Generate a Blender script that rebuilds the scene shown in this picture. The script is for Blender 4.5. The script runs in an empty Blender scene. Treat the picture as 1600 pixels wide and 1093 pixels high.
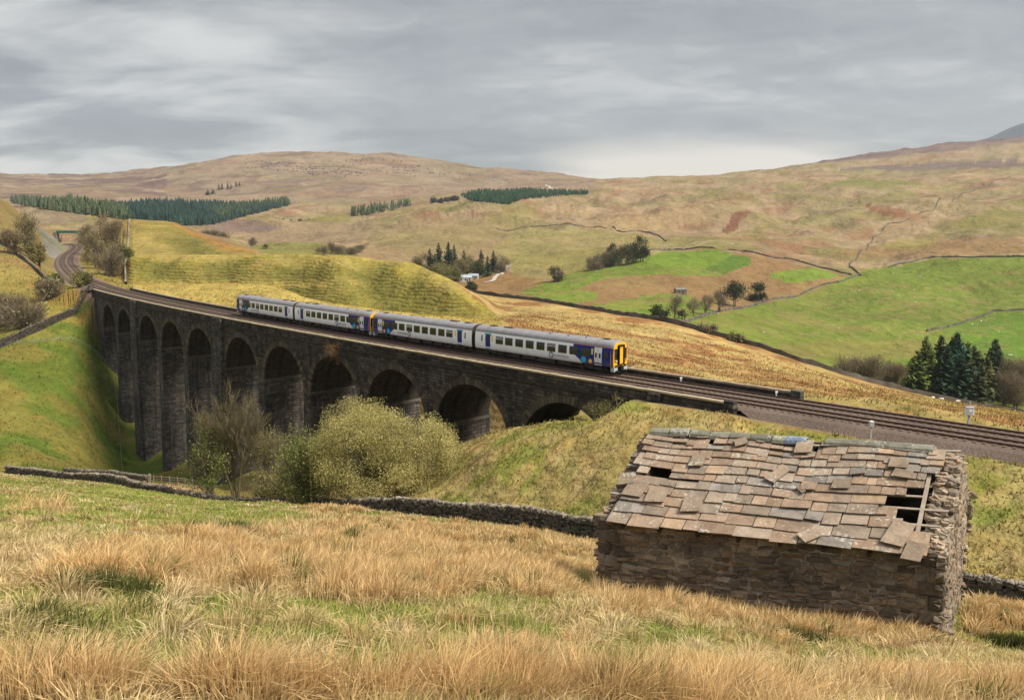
import bpy, math, random
import numpy as np
from math import radians, sin, cos, pi

# ------------------------------------------------------------------ camera, light, exposure
SC = bpy.context.scene
COL = SC.collection
F, PIT, CX, CY = 1303.46, radians(8.5439), 800.0, 546.5     # focal length in pixels of a 1600 px wide frame
cam_d = bpy.data.cameras.new('camera'); cam = bpy.data.objects.new('camera', cam_d); COL.objects.link(cam)
cam_d.sensor_width = 36.0; cam_d.lens = 36.0*F/1600.0; cam_d.clip_start = 0.1; cam_d.clip_end = 40000.0
cam.location = (0, 0, 0); cam.rotation_euler = (pi/2-PIT, 0, 0); SC.camera = cam

SUN_AZ, SUN_EL = math.atan2(0.93, -0.37), radians(50)        # azimuth from +Y towards +X
sd = bpy.data.lights.new('sun', 'SUN'); sun = bpy.data.objects.new('sun', sd); COL.objects.link(sun)
sd.energy = 2.5; sd.angle = radians(22); sd.color = (1.0, 0.90, 0.74)
sun.rotation_euler = (pi/2-SUN_EL, 0, -SUN_AZ+pi)
sun.location = (0, 0, 60)

SC.view_settings.view_transform = 'Standard'; SC.view_settings.look = 'None'
SC.view_settings.exposure = 1.52; SC.view_settings.gamma = 1.0; SC.view_settings.use_curve_mapping = False

world = bpy.data.worlds.new('World'); SC.world = world; world.use_nodes = True
def N(nt, typ, **kw):
    n = nt.nodes.new(typ)
    for k, v in kw.items(): setattr(n, k, v)
    return n
def math_node(nt, op, a, b=None, clamp=False):
    n = N(nt, 'ShaderNodeMath', operation=op); n.use_clamp = clamp
    for i, s in enumerate((a, b)):
        if s is None: continue
        if isinstance(s, (int, float)): n.inputs[i].default_value = s
        else: nt.links.new(s, n.inputs[i])
    return n.outputs[0]
def mix_col(nt, fac, a, b, mode='MIX'):
    n = N(nt, 'ShaderNodeMix', data_type='RGBA', blend_type=mode)
    for s, i in ((fac, 0), (a, 6), (b, 7)):
        if isinstance(s, (int, float)): n.inputs[i].default_value = s
        elif isinstance(s, tuple): n.inputs[i].default_value = (*s, 1) if len(s) == 3 else s
        else: nt.links.new(s, n.inputs[i])
    return n.outputs[2]
def noise_tex(nt, vec, scale, detail=4, rough=.55, dist=0.0):
    n = N(nt, 'ShaderNodeTexNoise'); n.inputs['Scale'].default_value = scale; n.inputs['Detail'].default_value = detail
    n.inputs['Roughness'].default_value = rough; n.inputs['Distortion'].default_value = dist
    if vec is not None: nt.links.new(vec, n.inputs['Vector'])
    return n.outputs['Fac']
def ramp(nt, fac, stops):
    n = N(nt, 'ShaderNodeValToRGB'); e = n.color_ramp.elements
    while len(e) < len(stops): e.new(0.5)
    for el, (p, c) in zip(e, stops):
        el.position = p; el.color = (*c, 1) if isinstance(c, tuple) else (c, c, c, 1)
    nt.links.new(fac, n.inputs[0]); return n.outputs[0]
def build_world():
    nt = world.node_tree; nt.nodes.clear()
    out = N(nt, 'ShaderNodeOutputWorld'); bg = N(nt, 'ShaderNodeBackground'); bg.inputs[1].default_value = 0.1
    sky = N(nt, 'ShaderNodeTexSky', sky_type='NISHITA', sun_disc=False)
    sky.sun_elevation = SUN_EL; sky.sun_rotation = SUN_AZ; sky.altitude = 350
    tc = N(nt, 'ShaderNodeTexCoord'); sp = N(nt, 'ShaderNodeSeparateXYZ'); nt.links.new(tc.outputs['Generated'], sp.inputs[0])
    x, y, z = sp.outputs
    zz = math_node(nt, 'ADD', math_node(nt, 'MAXIMUM', z, 0.0), 0.17)     # the cloud deck is a flat layer overhead
    cb = N(nt, 'ShaderNodeCombineXYZ')
    nt.links.new(math_node(nt, 'DIVIDE', x, zz), cb.inputs[0]); nt.links.new(math_node(nt, 'DIVIDE', y, zz), cb.inputs[1])
    P = cb.outputs[0]
    mp = N(nt, 'ShaderNodeMapping'); mp.inputs['Scale'].default_value = (0.85, 1.5, 1); mp.inputs['Rotation'].default_value = (0, 0, 0.25)
    mp.inputs['Location'].default_value = (3.7, 1.2, 0)
    nt.links.new(P, mp.inputs[0])
    n1 = noise_tex(nt, mp.outputs[0], 0.42, 3, .5, .3)
    n2 = noise_tex(nt, mp.outputs[0], 1.3, 6, .55, .4)
    mp2 = N(nt, 'ShaderNodeMapping'); mp2.inputs['Scale'].default_value = (1.1, 1.5, 1); mp2.inputs['Rotation'].default_value = (0, 0, -0.5); nt.links.new(P, mp2.inputs[0])
    n3 = noise_tex(nt, mp2.outputs[0], 3.6, 7, .62, .8)
    m = math_node(nt, 'ADD', math_node(nt, 'ADD', math_node(nt, 'MULTIPLY', n1, 0.42), math_node(nt, 'MULTIPLY', n2, 0.36)), math_node(nt, 'MULTIPLY', n3, 0.22))
    cl = ramp(nt, m, [(0.39, (.69, .715, .735)), (0.46, (.90, .925, .94)), (0.53, (1.20, 1.215, 1.21)), (0.60, (1.9, 1.87, 1.78))])
    def lobe(az, el, size, lo=0.0):
        d = N(nt, 'ShaderNodeVectorMath', operation='DOT_PRODUCT'); nt.links.new(tc.outputs['Generated'], d.inputs[0])
        d.inputs[1].default_value = (sin(az)*cos(el), cos(az)*cos(el), sin(el))
        mr = N(nt, 'ShaderNodeMapRange', interpolation_type='SMOOTHSTEP'); nt.links.new(d.outputs['Value'], mr.inputs[0])
        mr.inputs[1].default_value = cos(size); mr.inputs[2].default_value = 1.0; return mr.outputs[0]
    # brighter breaks in the overcast: low over the ridge in the north-east, low in the west
    low = N(nt, 'ShaderNodeMapRange', interpolation_type='SMOOTHSTEP'); nt.links.new(z, low.inputs[0])
    low.inputs[1].default_value = 0.115; low.inputs[2].default_value = 0.055
    br = math_node(nt, 'MULTIPLY', lobe(0.215, 0.035, 0.22), low.outputs[0])
    br = math_node(nt, 'MULTIPLY', br, math_node(nt, 'ADD', math_node(nt, 'MULTIPLY', n2, 2.2), 0.35), True)
    cl = mix_col(nt, br, cl, (3.0, 2.72, 2.3))
    bw = math_node(nt, 'MULTIPLY', lobe(-0.46, 0.10, 0.36), ramp(nt, n2, [(0.40, 0.0), (0.62, 1.0)]))
    cl = mix_col(nt, math_node(nt, 'MULTIPLY', bw, 0.9), cl, (2.75, 2.68, 2.5))
    up = N(nt, 'ShaderNodeMapRange', interpolation_type='SMOOTHSTEP'); nt.links.new(z, up.inputs[0])   # an overcast sky is brightest overhead
    up.inputs[1].default_value = 0.16; up.inputs[2].default_value = 0.85; up.inputs[3].default_value = 1.0; up.inputs[4].default_value = 2.3
    cb2 = N(nt, 'ShaderNodeCombineXYZ'); [nt.links.new(up.outputs[0], cb2.inputs[i]) for i in range(3)]
    cl = mix_col(nt, 1.0, cl, cb2.outputs[0], 'MULTIPLY')
    c = mix_col(nt, 0.93, sky.outputs[0], cl)
    nt.links.new(c, bg.inputs[0]); nt.links.new(bg.outputs[0], out.inputs[0])
build_world()

# ------------------------------------------------------------------ helpers
cP, sP = cos(PIT), sin(PIT)
def unproj(u, v, Y):
    r = (u-CX)/F; t = (CY-v)/F; k = Y/(cP+t*sP)
    return np.array([r*k, Y, (-sP+t*cP)*k])
def xyz(u, z, Y):
    return np.array([(u-CX)/F*(Y*cP-z*sP), Y, z])
def project(x, y, z):
    d = y*cP-z*sP; d = np.where(np.abs(d) < 1e-3, 1e-3, d)
    return CX+F*x/d, CY-F*(y*sP+z*cP)/d

RNG = np.random.default_rng(7)
def vnoise(x, y, seed=0):
    xi = np.floor(x).astype(np.int64); yi = np.floor(y).astype(np.int64); fx = x-xi; fy = y-yi
    fx = fx*fx*(3-2*fx); fy = fy*fy*(3-2*fy)
    def h(a, b):
        n = (a*374761393+b*668265263+seed*1442695041) & 0x7fffffff
        n = ((n ^ (n >> 13))*1274126177) & 0x7fffffff
        return ((n ^ (n >> 16)) & 0xffff)/65535.0
    return (h(xi, yi)*(1-fx)+h(xi+1, yi)*fx)*(1-fy)+(h(xi, yi+1)*(1-fx)+h(xi+1, yi+1)*fx)*fy
def fbm(x, y, seed=0, octv=4, rough=.5):
    s = 0; a = 1; t = 0
    for i in range(octv):
        s = s+a*vnoise(x*2**i+17.3*i, y*2**i-9.1*i, seed+i); t += a; a *= rough
    return s/t                                                  # about 0..1

class MB:                                                       # collects shapes that end up in ONE mesh
    def __init__(s): s.V = []; s.Q = []; s.T = []; s.C = []; s.U = []; s.QM = []; s.TM = []; s.n = 0
    def add(s, V, Q=None, T=None, col=(1, 1, 1), uv=None, mi=0):
        V = np.asarray(V, float).reshape(-1, 3); n = len(V); s.V.append(V)
        c = np.asarray(col, float); s.C.append(np.broadcast_to(c, (n, 3)) if c.ndim == 1 else c)
        s.U.append(np.zeros((n, 2)) if uv is None else np.asarray(uv, float))
        if Q is not None and len(Q):
            Q = np.asarray(Q, np.int64).reshape(-1, 4); s.Q.append(Q+s.n); s.QM.append(np.full(len(Q), mi))
        if T is not None and len(T):
            T = np.asarray(T, np.int64).reshape(-1, 3); s.T.append(T+s.n); s.TM.append(np.full(len(T), mi))
        s.n += n
    def build(s, name, mats, parent=None, smooth=False, loc=None):
        V = np.concatenate(s.V) if s.V else np.zeros((0, 3))
        Q = np.concatenate(s.Q) if s.Q else np.zeros((0, 4), int); T = np.concatenate(s.T) if s.T else np.zeros((0, 3), int)
        me = bpy.data.meshes.new(name)
        org = np.zeros(3) if loc is None else np.asarray(loc, float)
        me.vertices.add(len(V)); me.vertices.foreach_set('co', (V-org).astype(np.float32).ravel())
        nl = len(Q)*4+len(T)*3; me.loops.add(nl)
        me.loops.foreach_set('vertex_index', np.concatenate([Q.ravel(), T.ravel()]).astype(np.int32))
        me.polygons.add(len(Q)+len(T))
        st = np.concatenate([np.arange(len(Q))*4, len(Q)*4+np.arange(len(T))*3]).astype(np.int32)
        me.polygons.foreach_set('loop_start', st)
        me.polygons.foreach_set('loop_total', np.concatenate([np.full(len(Q), 4), np.full(len(T), 3)]).astype(np.int32))
        mi = np.concatenate((s.QM or [np.zeros(0)])+(s.TM or [np.zeros(0)])).astype(np.int32)
        me.polygons.foreach_set('material_index', mi)
        me.polygons.foreach_set('use_smooth', np.full(len(mi), bool(smooth)))
        at = me.attributes.new('Col', 'FLOAT_COLOR', 'POINT')
        C = np.ones((len(V), 4), np.float32); C[:, :3] = np.concatenate(s.C) if s.C else 1; at.data.foreach_set('color', C.ravel())
        ua = me.attributes.new('UVm', 'FLOAT2', 'POINT'); ua.data.foreach_set('vector', np.concatenate(s.U).astype(np.float32).ravel())
        me.update(calc_edges=True); me.validate()
        for m in (mats if isinstance(mats, (list, tuple)) else [mats]): me.materials.append(m)
        o = bpy.data.objects.new(name, me); COL.objects.link(o); o.location = org
        if parent is not None:
            o.parent = parent; o.location = org
        return o
BOXQ = np.array([[0, 3, 2, 1], [4, 5, 6, 7], [0, 1, 5, 4], [1, 2, 6, 5], [2, 3, 7, 6], [3, 0, 4, 7]])
def box(mb, c, d, col=(1, 1, 1), mi=0, R=None, uv=None):
    x, y, z = np.asarray(d, float)/2
    V = np.array([[-x, -y, -z], [x, -y, -z], [x, y, -z], [-x, y, -z], [-x, -y, z], [x, -y, z], [x, y, z], [-x, y, z]])
    if R is not None: V = V@R.T
    mb.add(V+np.asarray(c, float), BOXQ, col=col, mi=mi)
def hexa(mb, P8, col=(1, 1, 1), mi=0, uv=None): mb.add(P8, BOXQ, col=col, mi=mi, uv=uv)
def rotz(a): return np.array([[cos(a), -sin(a), 0], [sin(a), cos(a), 0], [0, 0, 1]])
def tube(mb, P, r, n=5, col=(1, 1, 1), cap=True, mi=0):
    P = np.asarray(P, float); k = len(P); r = np.broadcast_to(np.asarray(r, float), (k,))
    T = np.gradient(P, axis=0); T /= np.linalg.norm(T, axis=1)[:, None]+1e-9
    a = np.array([0, 0, 1.]) if abs(T[0, 2]) < .9 else np.array([1., 0, 0])
    U = np.cross(T, a); U /= np.linalg.norm(U, axis=1)[:, None]+1e-9; W = np.cross(T, U)
    an = np.arange(n)*2*pi/n
    V = P[:, None]+r[:, None, None]*(U[:, None]*np.cos(an)[None, :, None]+W[:, None]*np.sin(an)[None, :, None])
    i = np.arange(k-1)[:, None]*n; j = np.arange(n)[None]; j2 = (j+1) % n
    Q = np.stack([i+j, i+j2, i+n+j2, i+n+j], -1).reshape(-1, 4)
    T3 = None
    if cap:
        T3 = [[(k-1)*n, (k-1)*n+q, (k-1)*n+q+1] for q in range(1, n-1)]+[[0, q+1, q] for q in range(1, n-1)]
    mb.add(V.reshape(-1, 3), Q, T3, col=col, mi=mi)
# template of one irregular stone: a box with all edges knocked off
def _stone_template():
    s = []; idx = {}
    for a in (-1, 1):
        for b in (-1, 1):
            for c in (-1, 1):
                for ax in range(3):
                    p = np.array([a, b, c], float); q = p*0.72; q[ax] = p[ax]; idx[(a, b, c, ax)] = len(s); s.append(q)
    Q = []; T = []
    sg = (-1, 1)
    for ax in range(3):
        o = [i for i in range(3) if i != ax]
        for d in sg:
            ring = []
            for (e, f) in ((-1, -1), (1, -1), (1, 1), (-1, 1)):
                k = [0, 0, 0]; k[ax] = d; k[o[0]] = e; k[o[1]] = f; ring.append(idx[(*k, ax)])
            Q.append(ring)
        for e in sg:
            for f in sg:
                k0 = [0, 0, 0]; k0[ax] = -1; k0[o[0]] = e; k0[o[1]] = f
                k1 = list(k0); k1[ax] = 1
                Q.append([idx[(*k0, o[0])], idx[(*k1, o[0])], idx[(*k1, o[1])], idx[(*k0, o[1])]])
    for a in sg:
        for b in sg:
            for c in sg: T.append([idx[(a, b, c, 0)], idx[(a, b, c, 1)], idx[(a, b, c, 2)]])
    V = np.array(s)
    def fix(fc):
        out = []
        for f in fc:
            c = V[f].mean(0); n = np.cross(V[f[1]]-V[f[0]], V[f[2]]-V[f[0]])
            out.append(f if n@c > 0 else f[::-1])
        return np.array(out)
    return V, fix(Q), fix(T)
STV, STQ, STT = _stone_template()
def stones(mb, C, D, Rm, cols, rng, jit=.16, mi=0):
    """many stones at once: centres C (n,3), half sizes D (n,3), rotation matrices Rm (n,3,3), colours (n,3)"""
    n = len(C)
    if n == 0: return
    V = STV[None]*(1+rng.normal(0, jit, (n, 24, 3))*np.array([1, 1, 1]))
    V = V*D[:, None, :]; V = np.einsum('nij,nkj->nki', Rm, V)+C[:, None]
    o = (np.arange(n)*24)[:, None, None]
    mb.add(V.reshape(-1, 3), (STQ[None]+o).reshape(-1, 4), (STT[None]+o).reshape(-1, 3), col=np.repeat(cols, 24, 0), mi=mi)
def rots(ax, ay, az):
    n = len(ax); ca, sa, cb, sb, cc, s_c = np.cos(ax), np.sin(ax), np.cos(ay), np.sin(ay), np.cos(az), np.sin(az)
    o, l = np.zeros(n), np.ones(n)
    X = np.stack([l, o, o, o, ca, -sa, o, sa, ca], 1).reshape(n, 3, 3); Yr = np.stack([cb, o, sb, o, l, o, -sb, o, cb], 1).reshape(n, 3, 3)
    Z = np.stack([cc, -s_c, o, s_c, cc, o, o, o, l], 1).reshape(n, 3, 3)
    return Z@Yr@X
def leaves(mb, C, size, cols, rng, aspect=1.0, up=0.0):
    """leaf-sized quads at points C"""
    n = len(C)
    if n == 0: return
    d = rng.normal(size=(n, 3)); d[:, 2] += up; d /= np.linalg.norm(d, axis=1)[:, None]
    a = rng.normal(size=(n, 3)); a -= (a*d).sum(1)[:, None]*d; a /= np.linalg.norm(a, axis=1)[:, None]+1e-9
    b = np.cross(d, a); s = np.broadcast_to(size, (n,))[:, None]*rng.uniform(.6, 1.35, (n, 1))
    V = np.stack([C-a*s*aspect, C+b*s*.5, C+a*s*aspect, C-b*s*.5], 1)
    mb.add(V.reshape(-1, 3), np.arange(n*4).reshape(-1, 4), col=np.repeat(cols, 4, 0))
def tag(o, label=None, cat=None, group=None, kind=None):
    for k, v in (('label', label), ('category', cat), ('group', group), ('kind', kind)):
        if v: o[k] = v
    return o
def empty(name, loc, label=None, cat=None, group=None, rz=0.0):
    o = bpy.data.objects.new(name, None); COL.objects.link(o); o.location = loc; o.rotation_euler = (0, 0, rz); o.empty_display_size = .3
    return tag(o, label, cat, group)

# ------------------------------------------------------------------ materials
def mat(name, base=None, rough=.9, nz=(1.0, .3), nz2=None, bump=None, spec=.25, metal=0.0, trans=0.0, flip=None):
    """base colour = given colour, or the mesh's own 'Col' attribute, mottled by noise"""
    m = bpy.data.materials.new(name); m.use_nodes = True; nt = m.node_tree; b = nt.nodes['Principled BSDF']
    g = N(nt, 'ShaderNodeNewGeometry'); pos = g.outputs['Position']
    if base is None:
        a = N(nt, 'ShaderNodeAttribute', attribute_name='Col'); c = a.outputs['Color']
    else:
        r = N(nt, 'ShaderNodeRGB'); r.outputs[0].default_value = (*base, 1); c = r.outputs[0]
    for q in (nz, nz2):
        if q:
            f = noise_tex(nt, pos, q[0], 5, .6)
            f = math_node(nt, 'ADD', math_node(nt, 'MULTIPLY', math_node(nt, 'SUBTRACT', f, .5), q[1]*2.2), 1.0)
            cb = N(nt, 'ShaderNodeCombineXYZ'); [nt.links.new(f, cb.inputs[i]) for i in range(3)]
            c = mix_col(nt, 1.0, c, cb.outputs[0], 'MULTIPLY')
    nt.links.new(c, b.inputs['Base Color'])
    b.inputs['Roughness'].default_value = rough; b.inputs['Specular IOR Level'].default_value = spec; b.inputs['Metallic'].default_value = metal
    if bump:
        f = noise_tex(nt, pos, bump[0], 6, .6); bp = N(nt, 'ShaderNodeBump'); bp.inputs['Distance'].default_value = bump[1]
        bp.inputs['Strength'].default_value = 1.0; nt.links.new(f, bp.inputs['Height']); nt.links.new(bp.outputs[0], b.inputs['Normal'])
    if trans:                                                   # thin leaves and blades let some light through
        tr = N(nt, 'ShaderNodeBsdfTranslucent'); nt.links.new(c, tr.inputs[0]); mx = N(nt, 'ShaderNodeMixShader'); mx.inputs[0].default_value = trans
        nt.links.new(b.outputs[0], mx.inputs[1]); nt.links.new(tr.outputs[0], mx.inputs[2])
        nt.links.new(mx.outputs[0], nt.nodes['Material Output'].inputs[0])
    return m
def masonry(name, c1, c2, mortar, bw=.75, rh=.34, msize=.02, lichen=.0, stain=.6, bump=.05):
    m = bpy.data.materials.new(name); m.use_nodes = True; nt = m.node_tree; b = nt.nodes['Principled BSDF']
    a = N(nt, 'ShaderNodeAttribute', attribute_name='UVm'); g = N(nt, 'ShaderNodeNewGeometry'); pos = g.outputs['Position']
    wob = N(nt, 'ShaderNodeTexNoise'); wob.inputs['Scale'].default_value = 1.1; nt.links.new(a.outputs['Vector'], wob.inputs['Vector'])
    va = N(nt, 'ShaderNodeVectorMath', operation='SCALE'); nt.links.new(wob.outputs['Color'], va.inputs[0]); va.inputs['Scale'].default_value = .22
    vb = N(nt, 'ShaderNodeVectorMath', operation='ADD'); nt.links.new(a.outputs['Vector'], vb.inputs[0]); nt.links.new(va.outputs[0], vb.inputs[1])
    br = N(nt, 'ShaderNodeTexBrick'); nt.links.new(vb.outputs[0], br.inputs['Vector'])
    br.inputs['Scale'].default_value = 1.0; br.inputs['Brick Width'].default_value = bw; br.inputs['Row Height'].default_value = rh
    br.inputs['Mortar Size'].default_value = msize; br.inputs['Mortar Smooth'].default_value = .4; br.inputs['Bias'].default_value = -.1
    br.inputs['Color1'].default_value = (*c1, 1); br.inputs['Color2'].default_value = (*c2, 1); br.inputs['Mortar'].default_value = (*mortar, 1)
    br.offset_frequency = 2; br.squash = .72; br.squash_frequency = 3
    c = br.outputs['Color']
    for sc, am in ((.16, stain), (2.3, .5), (9., .35)):
        f = noise_tex(nt, pos, sc, 5, .6)
        f = math_node(nt, 'ADD', math_node(nt, 'MULTIPLY', math_node(nt, 'SUBTRACT', f, .5), am*2.2), 1.0)
        cb = N(nt, 'ShaderNodeCombineXYZ'); [nt.links.new(f, cb.inputs[i]) for i in range(3)]
        c = mix_col(nt, 1.0, c, cb.outputs[0], 'MULTIPLY')
    # streaks of damp run down the face
    mp = N(nt, 'ShaderNodeMapping'); mp.inputs['Scale'].default_value = (1.0, .09, 1); nt.links.new(a.outputs['Vector'], mp.inputs[0])
    st = ramp(nt, noise_tex(nt, mp.outputs[0], 1.0, 4, .6), [(.45, 1.0), (.66, .45)])
    c = mix_col(nt, 1.0, c, st, 'MULTIPLY')
    if lichen:
        l = ramp(nt, noise_tex(nt, pos, 1.9, 6, .7), [(.64, 0.0), (.70, 1.0)])
        c = mix_col(nt, math_node(nt, 'MULTIPLY', l, lichen), c, (.34, .32, .27))
    nt.links.new(c, b.inputs['Base Color']); b.inputs['Roughness'].default_value = .95; b.inputs['Specular IOR Level'].default_value = .15
    h = math_node(nt, 'ADD', math_node(nt, 'MULTIPLY', br.outputs['Fac'], -1.0), noise_tex(nt, pos, 3.0, 5, .65))
    bp = N(nt, 'ShaderNodeBump'); bp.inputs['Distance'].default_value = bump; nt.links.new(h, bp.inputs['Height']); nt.links.new(bp.outputs[0], b.inputs['Normal'])
    return m
# ------------------------------------------------------------------ the railway's centre line
_s = np.linspace(-90, 190, 561); _k0, _k1 = -4.7954e-4, -3.9195e-6; _h = radians(135.1438)
_th = _h+_k0*_s+.5*_k1*_s*_s; _tm = (_th[1:]+_th[:-1])/2; _ds = _s[1]-_s[0]
_X = np.concatenate([[0], np.cumsum(np.cos(_tm)*_ds)]); _Y = np.concatenate([[0], np.cumsum(np.sin(_tm)*_ds)])
_i0 = np.argmin(np.abs(_s)); _X += 11.11-_X[_i0]; _Y += 90.44-_Y[_i0]
_Z = -16.512-.0040767*_s
EYE_RAIL = -16.512
# beyond the viaduct the line climbs into its cutting and swings left under the road bridge
_ext = [unproj(124, 432, 292), unproj(104, 411, 372), unproj(107, 398, 452), unproj(119, 388, 540), unproj(119, 383, 620), unproj(105, 380, 700)]
_pts = np.array([[_X[-3], _Y[-3], _Z[-3]], [_X[-1], _Y[-1], _Z[-1]], *_ext])
def catmull(P, n=24):
    P = np.asarray(P, float); Q = np.vstack([2*P[0]-P[1], P, 2*P[-1]-P[-2]]); out = []
    for i in range(1, len(Q)-2):
        t = np.linspace(0, 1, n, endpoint=False)[:, None]; a, b, c, d = Q[i-1:i+3]
        out.append(.5*(2*b+(c-a)*t+(2*a-5*b+4*c-d)*t*t+(3*b-a-3*c+d)*t**3))
    out.append(Q[-2][None]); return np.vstack(out)
_e = catmull(_pts[1:], 30)[1:]
TX = np.concatenate([_X, _e[:, 0]]); TY = np.concatenate([_Y, _e[:, 1]]); TZ = np.concatenate([_Z, _e[:, 2]])
TS = np.concatenate([_s, _s[-1]+np.cumsum(np.hypot(np.diff(np.r_[_X[-1], _e[:, 0]]), np.diff(np.r_[_Y[-1], _e[:, 1]])))])
_tx, _ty = np.gradient(TX, TS), np.gradient(TY, TS); _l = np.hypot(_tx, _ty); _tx /= _l; _ty /= _l
def tpos(S, off, dz):
    """point on the railway: S along, off to the near (viewer's) side, dz above the rail"""
    S = np.asarray(S, float); x, y, z = np.interp(S, TS, TX), np.interp(S, TS, TY), np.interp(S, TS, TZ)
    a, b = np.interp(S, TS, _tx), np.interp(S, TS, _ty)
    return np.stack([x-b*off, y+a*off, z+dz+0*S], -1)
def track_coords(x, y):
    S = np.full(x.shape, 1e4); D = np.full(x.shape, 1e4)
    k = slice(None, None, 2); tx, ty, ts = TX[k], TY[k], TS[k]
    near = np.where((y > 10) & (y < 780) & (x > -420) & (x < 130))[0]
    for c in np.array_split(near, max(1, len(near)//20000)):
        if len(c) == 0: continue
        d2 = (x[c][:, None]-tx)**2+(y[c][:, None]-ty)**2; i = d2.argmin(1)
        nx, ny = -np.interp(ts[i], TS, _ty), np.interp(ts[i], TS, _tx)
        S[c] = ts[i]; D[c] = (x[c]-tx[i])*nx+(y[c]-ty[i])*ny
    return S, D
SP, S0, EXW = 15.404, 2.7236, 2.9823                             # arch pitch, first arch centre, extra width of the two king piers
NEAR, FAR = 4.85, 4.54                                           # outer faces of the viaduct
VS0, VS1 = -6.0, 176.0                                           # where the deck leaves the ground
def S_at_u(u, off, dz):
    S = np.linspace(-85, 188, 2000); P = tpos(S, off, dz); uu, vv = project(P[:, 0], P[:, 1], P[:, 2])
    return float(np.interp(-u, -uu, S)) if uu[0] > uu[-1] else float(np.interp(u, uu, S))

# ------------------------------------------------------------------ terrain: a stack of ridge and valley lines, nearest first
OY = -14.0                                                       # lines are swept about a point behind the camera
V, Z = 'v', 'z'
LN = []
LN.append(('zz', [(-60, None, 5.0), (60, None, 5.0)]))
LN.append(('zz', [(-60, None, 14.0), (60, None, 14.0)]))
LN.append((Z, [(-300, -5.04, 12), (0, -5.23, 12), (320, -5.57, 12), (640, -5.8, 12), (900, -6.2, 12), (1200, -6.7, 12), (1500, -6.85, 12), (1950, -6.85, 12)]))
LN.append((Z, [(-300, -8.9, 26), (0, -9.3, 26), (320, -10.0, 26), (640, -10.5, 26), (800, -10.7, 25), (933, -11.0, 23.9), (1200, -10.85, 21.8), (1476, -10.65, 19.9), (1600, -11.0, 19.7), (1950, -11.2, 19.5)]))
LN.append((Z, [(-300, -14.1, 45), (0, -14.8, 45), (320, -16.1, 45), (640, -15.9, 42), (800, -15.8, 40), (933, -15.7, 38), (1200, -14.8, 33), (1500, -13.8, 29), (1600, -14.2, 29), (1950, -14.4, 29)]))
LN.append((V, [(-300, 715, 150), (0, 737, 128), (115, 748, 116), (170, 757, 107), (320, 778, 92), (470, 788, 82), (560, 795, 76), (640, 806, 68), (750, 818, 63), (930, 838, 56), (1200, 870, 48), (1540, 938, 41.5), (1700, 960, 39), (1950, 985, 38)]))
LN.append((V, [(-300, 730, 170), (0, 735, 140), (115, 742, 128), (200, 750, 124), (320, 762, 118), (400, 777, 104), (520, 783, 92), (600, 782, 82), (660, 780, 76), (750, 797, 69), (930, 818, 60), (1200, 850, 52), (1540, 908, 44), (1700, 930, 41.5), (1950, 950, 40)]))
LN.append((V, [(-300, 680, 180), (0, 690, 158), (115, 715, 165), (205, 737, 180), (300, 745, 165), (400, 755, 140), (520, 752, 122), (640, 745, 100), (700, 734, 83), (760, 705, 80), (850, 676, 78), (930, 660, 76), (1000, 652, 73), (1140, 658, 68), (1184, 652, 72.5), (1304, 678, 66), (1400, 697, 61.5), (1600, 729, 54.5), (1800, 765, 49.5), (1950, 790, 46)]))
LN.append((Z, [(-300, -33, 200), (0, -29.5, 200), (60, -27.5, 210), (115, -24.5, 224), (150, -22.5, 238), (200, -24, 252), (300, -42, 232), (400, -50, 215), (520, -51, 185), (640, -45, 160), (700, -40, 148), (790, -34, 130), (850, -28, 120), (930, -22, 111), (1000, -17.6, 104), (1120, -17.4, 90), (1254, -17.2, 80), (1400, -17.1, 76), (1600, -17.2, 70), (1800, -17.2, 66), (1950, -17.2, 63)]))
LN.append((V, [(-300, 520, 215), (0, 500, 222), (60, 475, 232), (100, 457, 250), (150, 450, 262), (205, 450, 272), (300, 463, 262), (373, 478, 250), (500, 488, 215), (650, 500, 190), (770, 505, 175), (800, 510, 165), (900, 535, 142), (1000, 570, 122), (1120, 595, 110), (1254, 610, 105), (1400, 632, 100), (1600, 655, 95), (1800, 672, 95), (1950, 685, 95)]))
LN.append((V, [(-300, 470, 235), (0, 455, 245), (60, 445, 255), (100, 440, 278), (150, 444, 280), (205, 446, 284), (300, 443, 282), (400, 443, 276), (440, 448, 270), (500, 469, 246), (650, 490, 222), (770, 502, 205), (800, 500, 200), (900, 520, 185), (1000, 545, 165), (1120, 570, 155), (1254, 595, 150), (1400, 622, 145), (1600, 650, 140), (1950, 680, 140)]))
LN.append((V, [(-300, 440, 250), (0, 430, 262), (60, 425, 275), (100, 430, 300), (150, 440, 302), (205, 455, 304), (300, 460, 302), (432, 463, 294), (500, 480, 268), (650, 485, 242), (770, 498, 232), (800, 493, 235), (900, 505, 230), (1000, 525, 215), (1120, 555, 200), (1254, 583, 190), (1400, 615, 195), (1600, 645, 190), (1950, 678, 190)]))
LN.append((V, [(-300, 400, 275), (0, 395, 290), (60, 400, 305), (100, 416, 345), (150, 425, 340), (190, 412, 340), (205, 402, 326), (300, 399, 324), (420, 397, 319), (520, 398, 306), (600, 401, 294), (650, 410, 281), (690, 430, 267), (740, 465, 256), (785, 492, 262), (850, 487, 285), (900, 490, 280), (1000, 505, 255), (1120, 535, 235), (1254, 573, 225), (1400, 611, 230), (1600, 648, 228), (1950, 680, 225)]))
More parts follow.
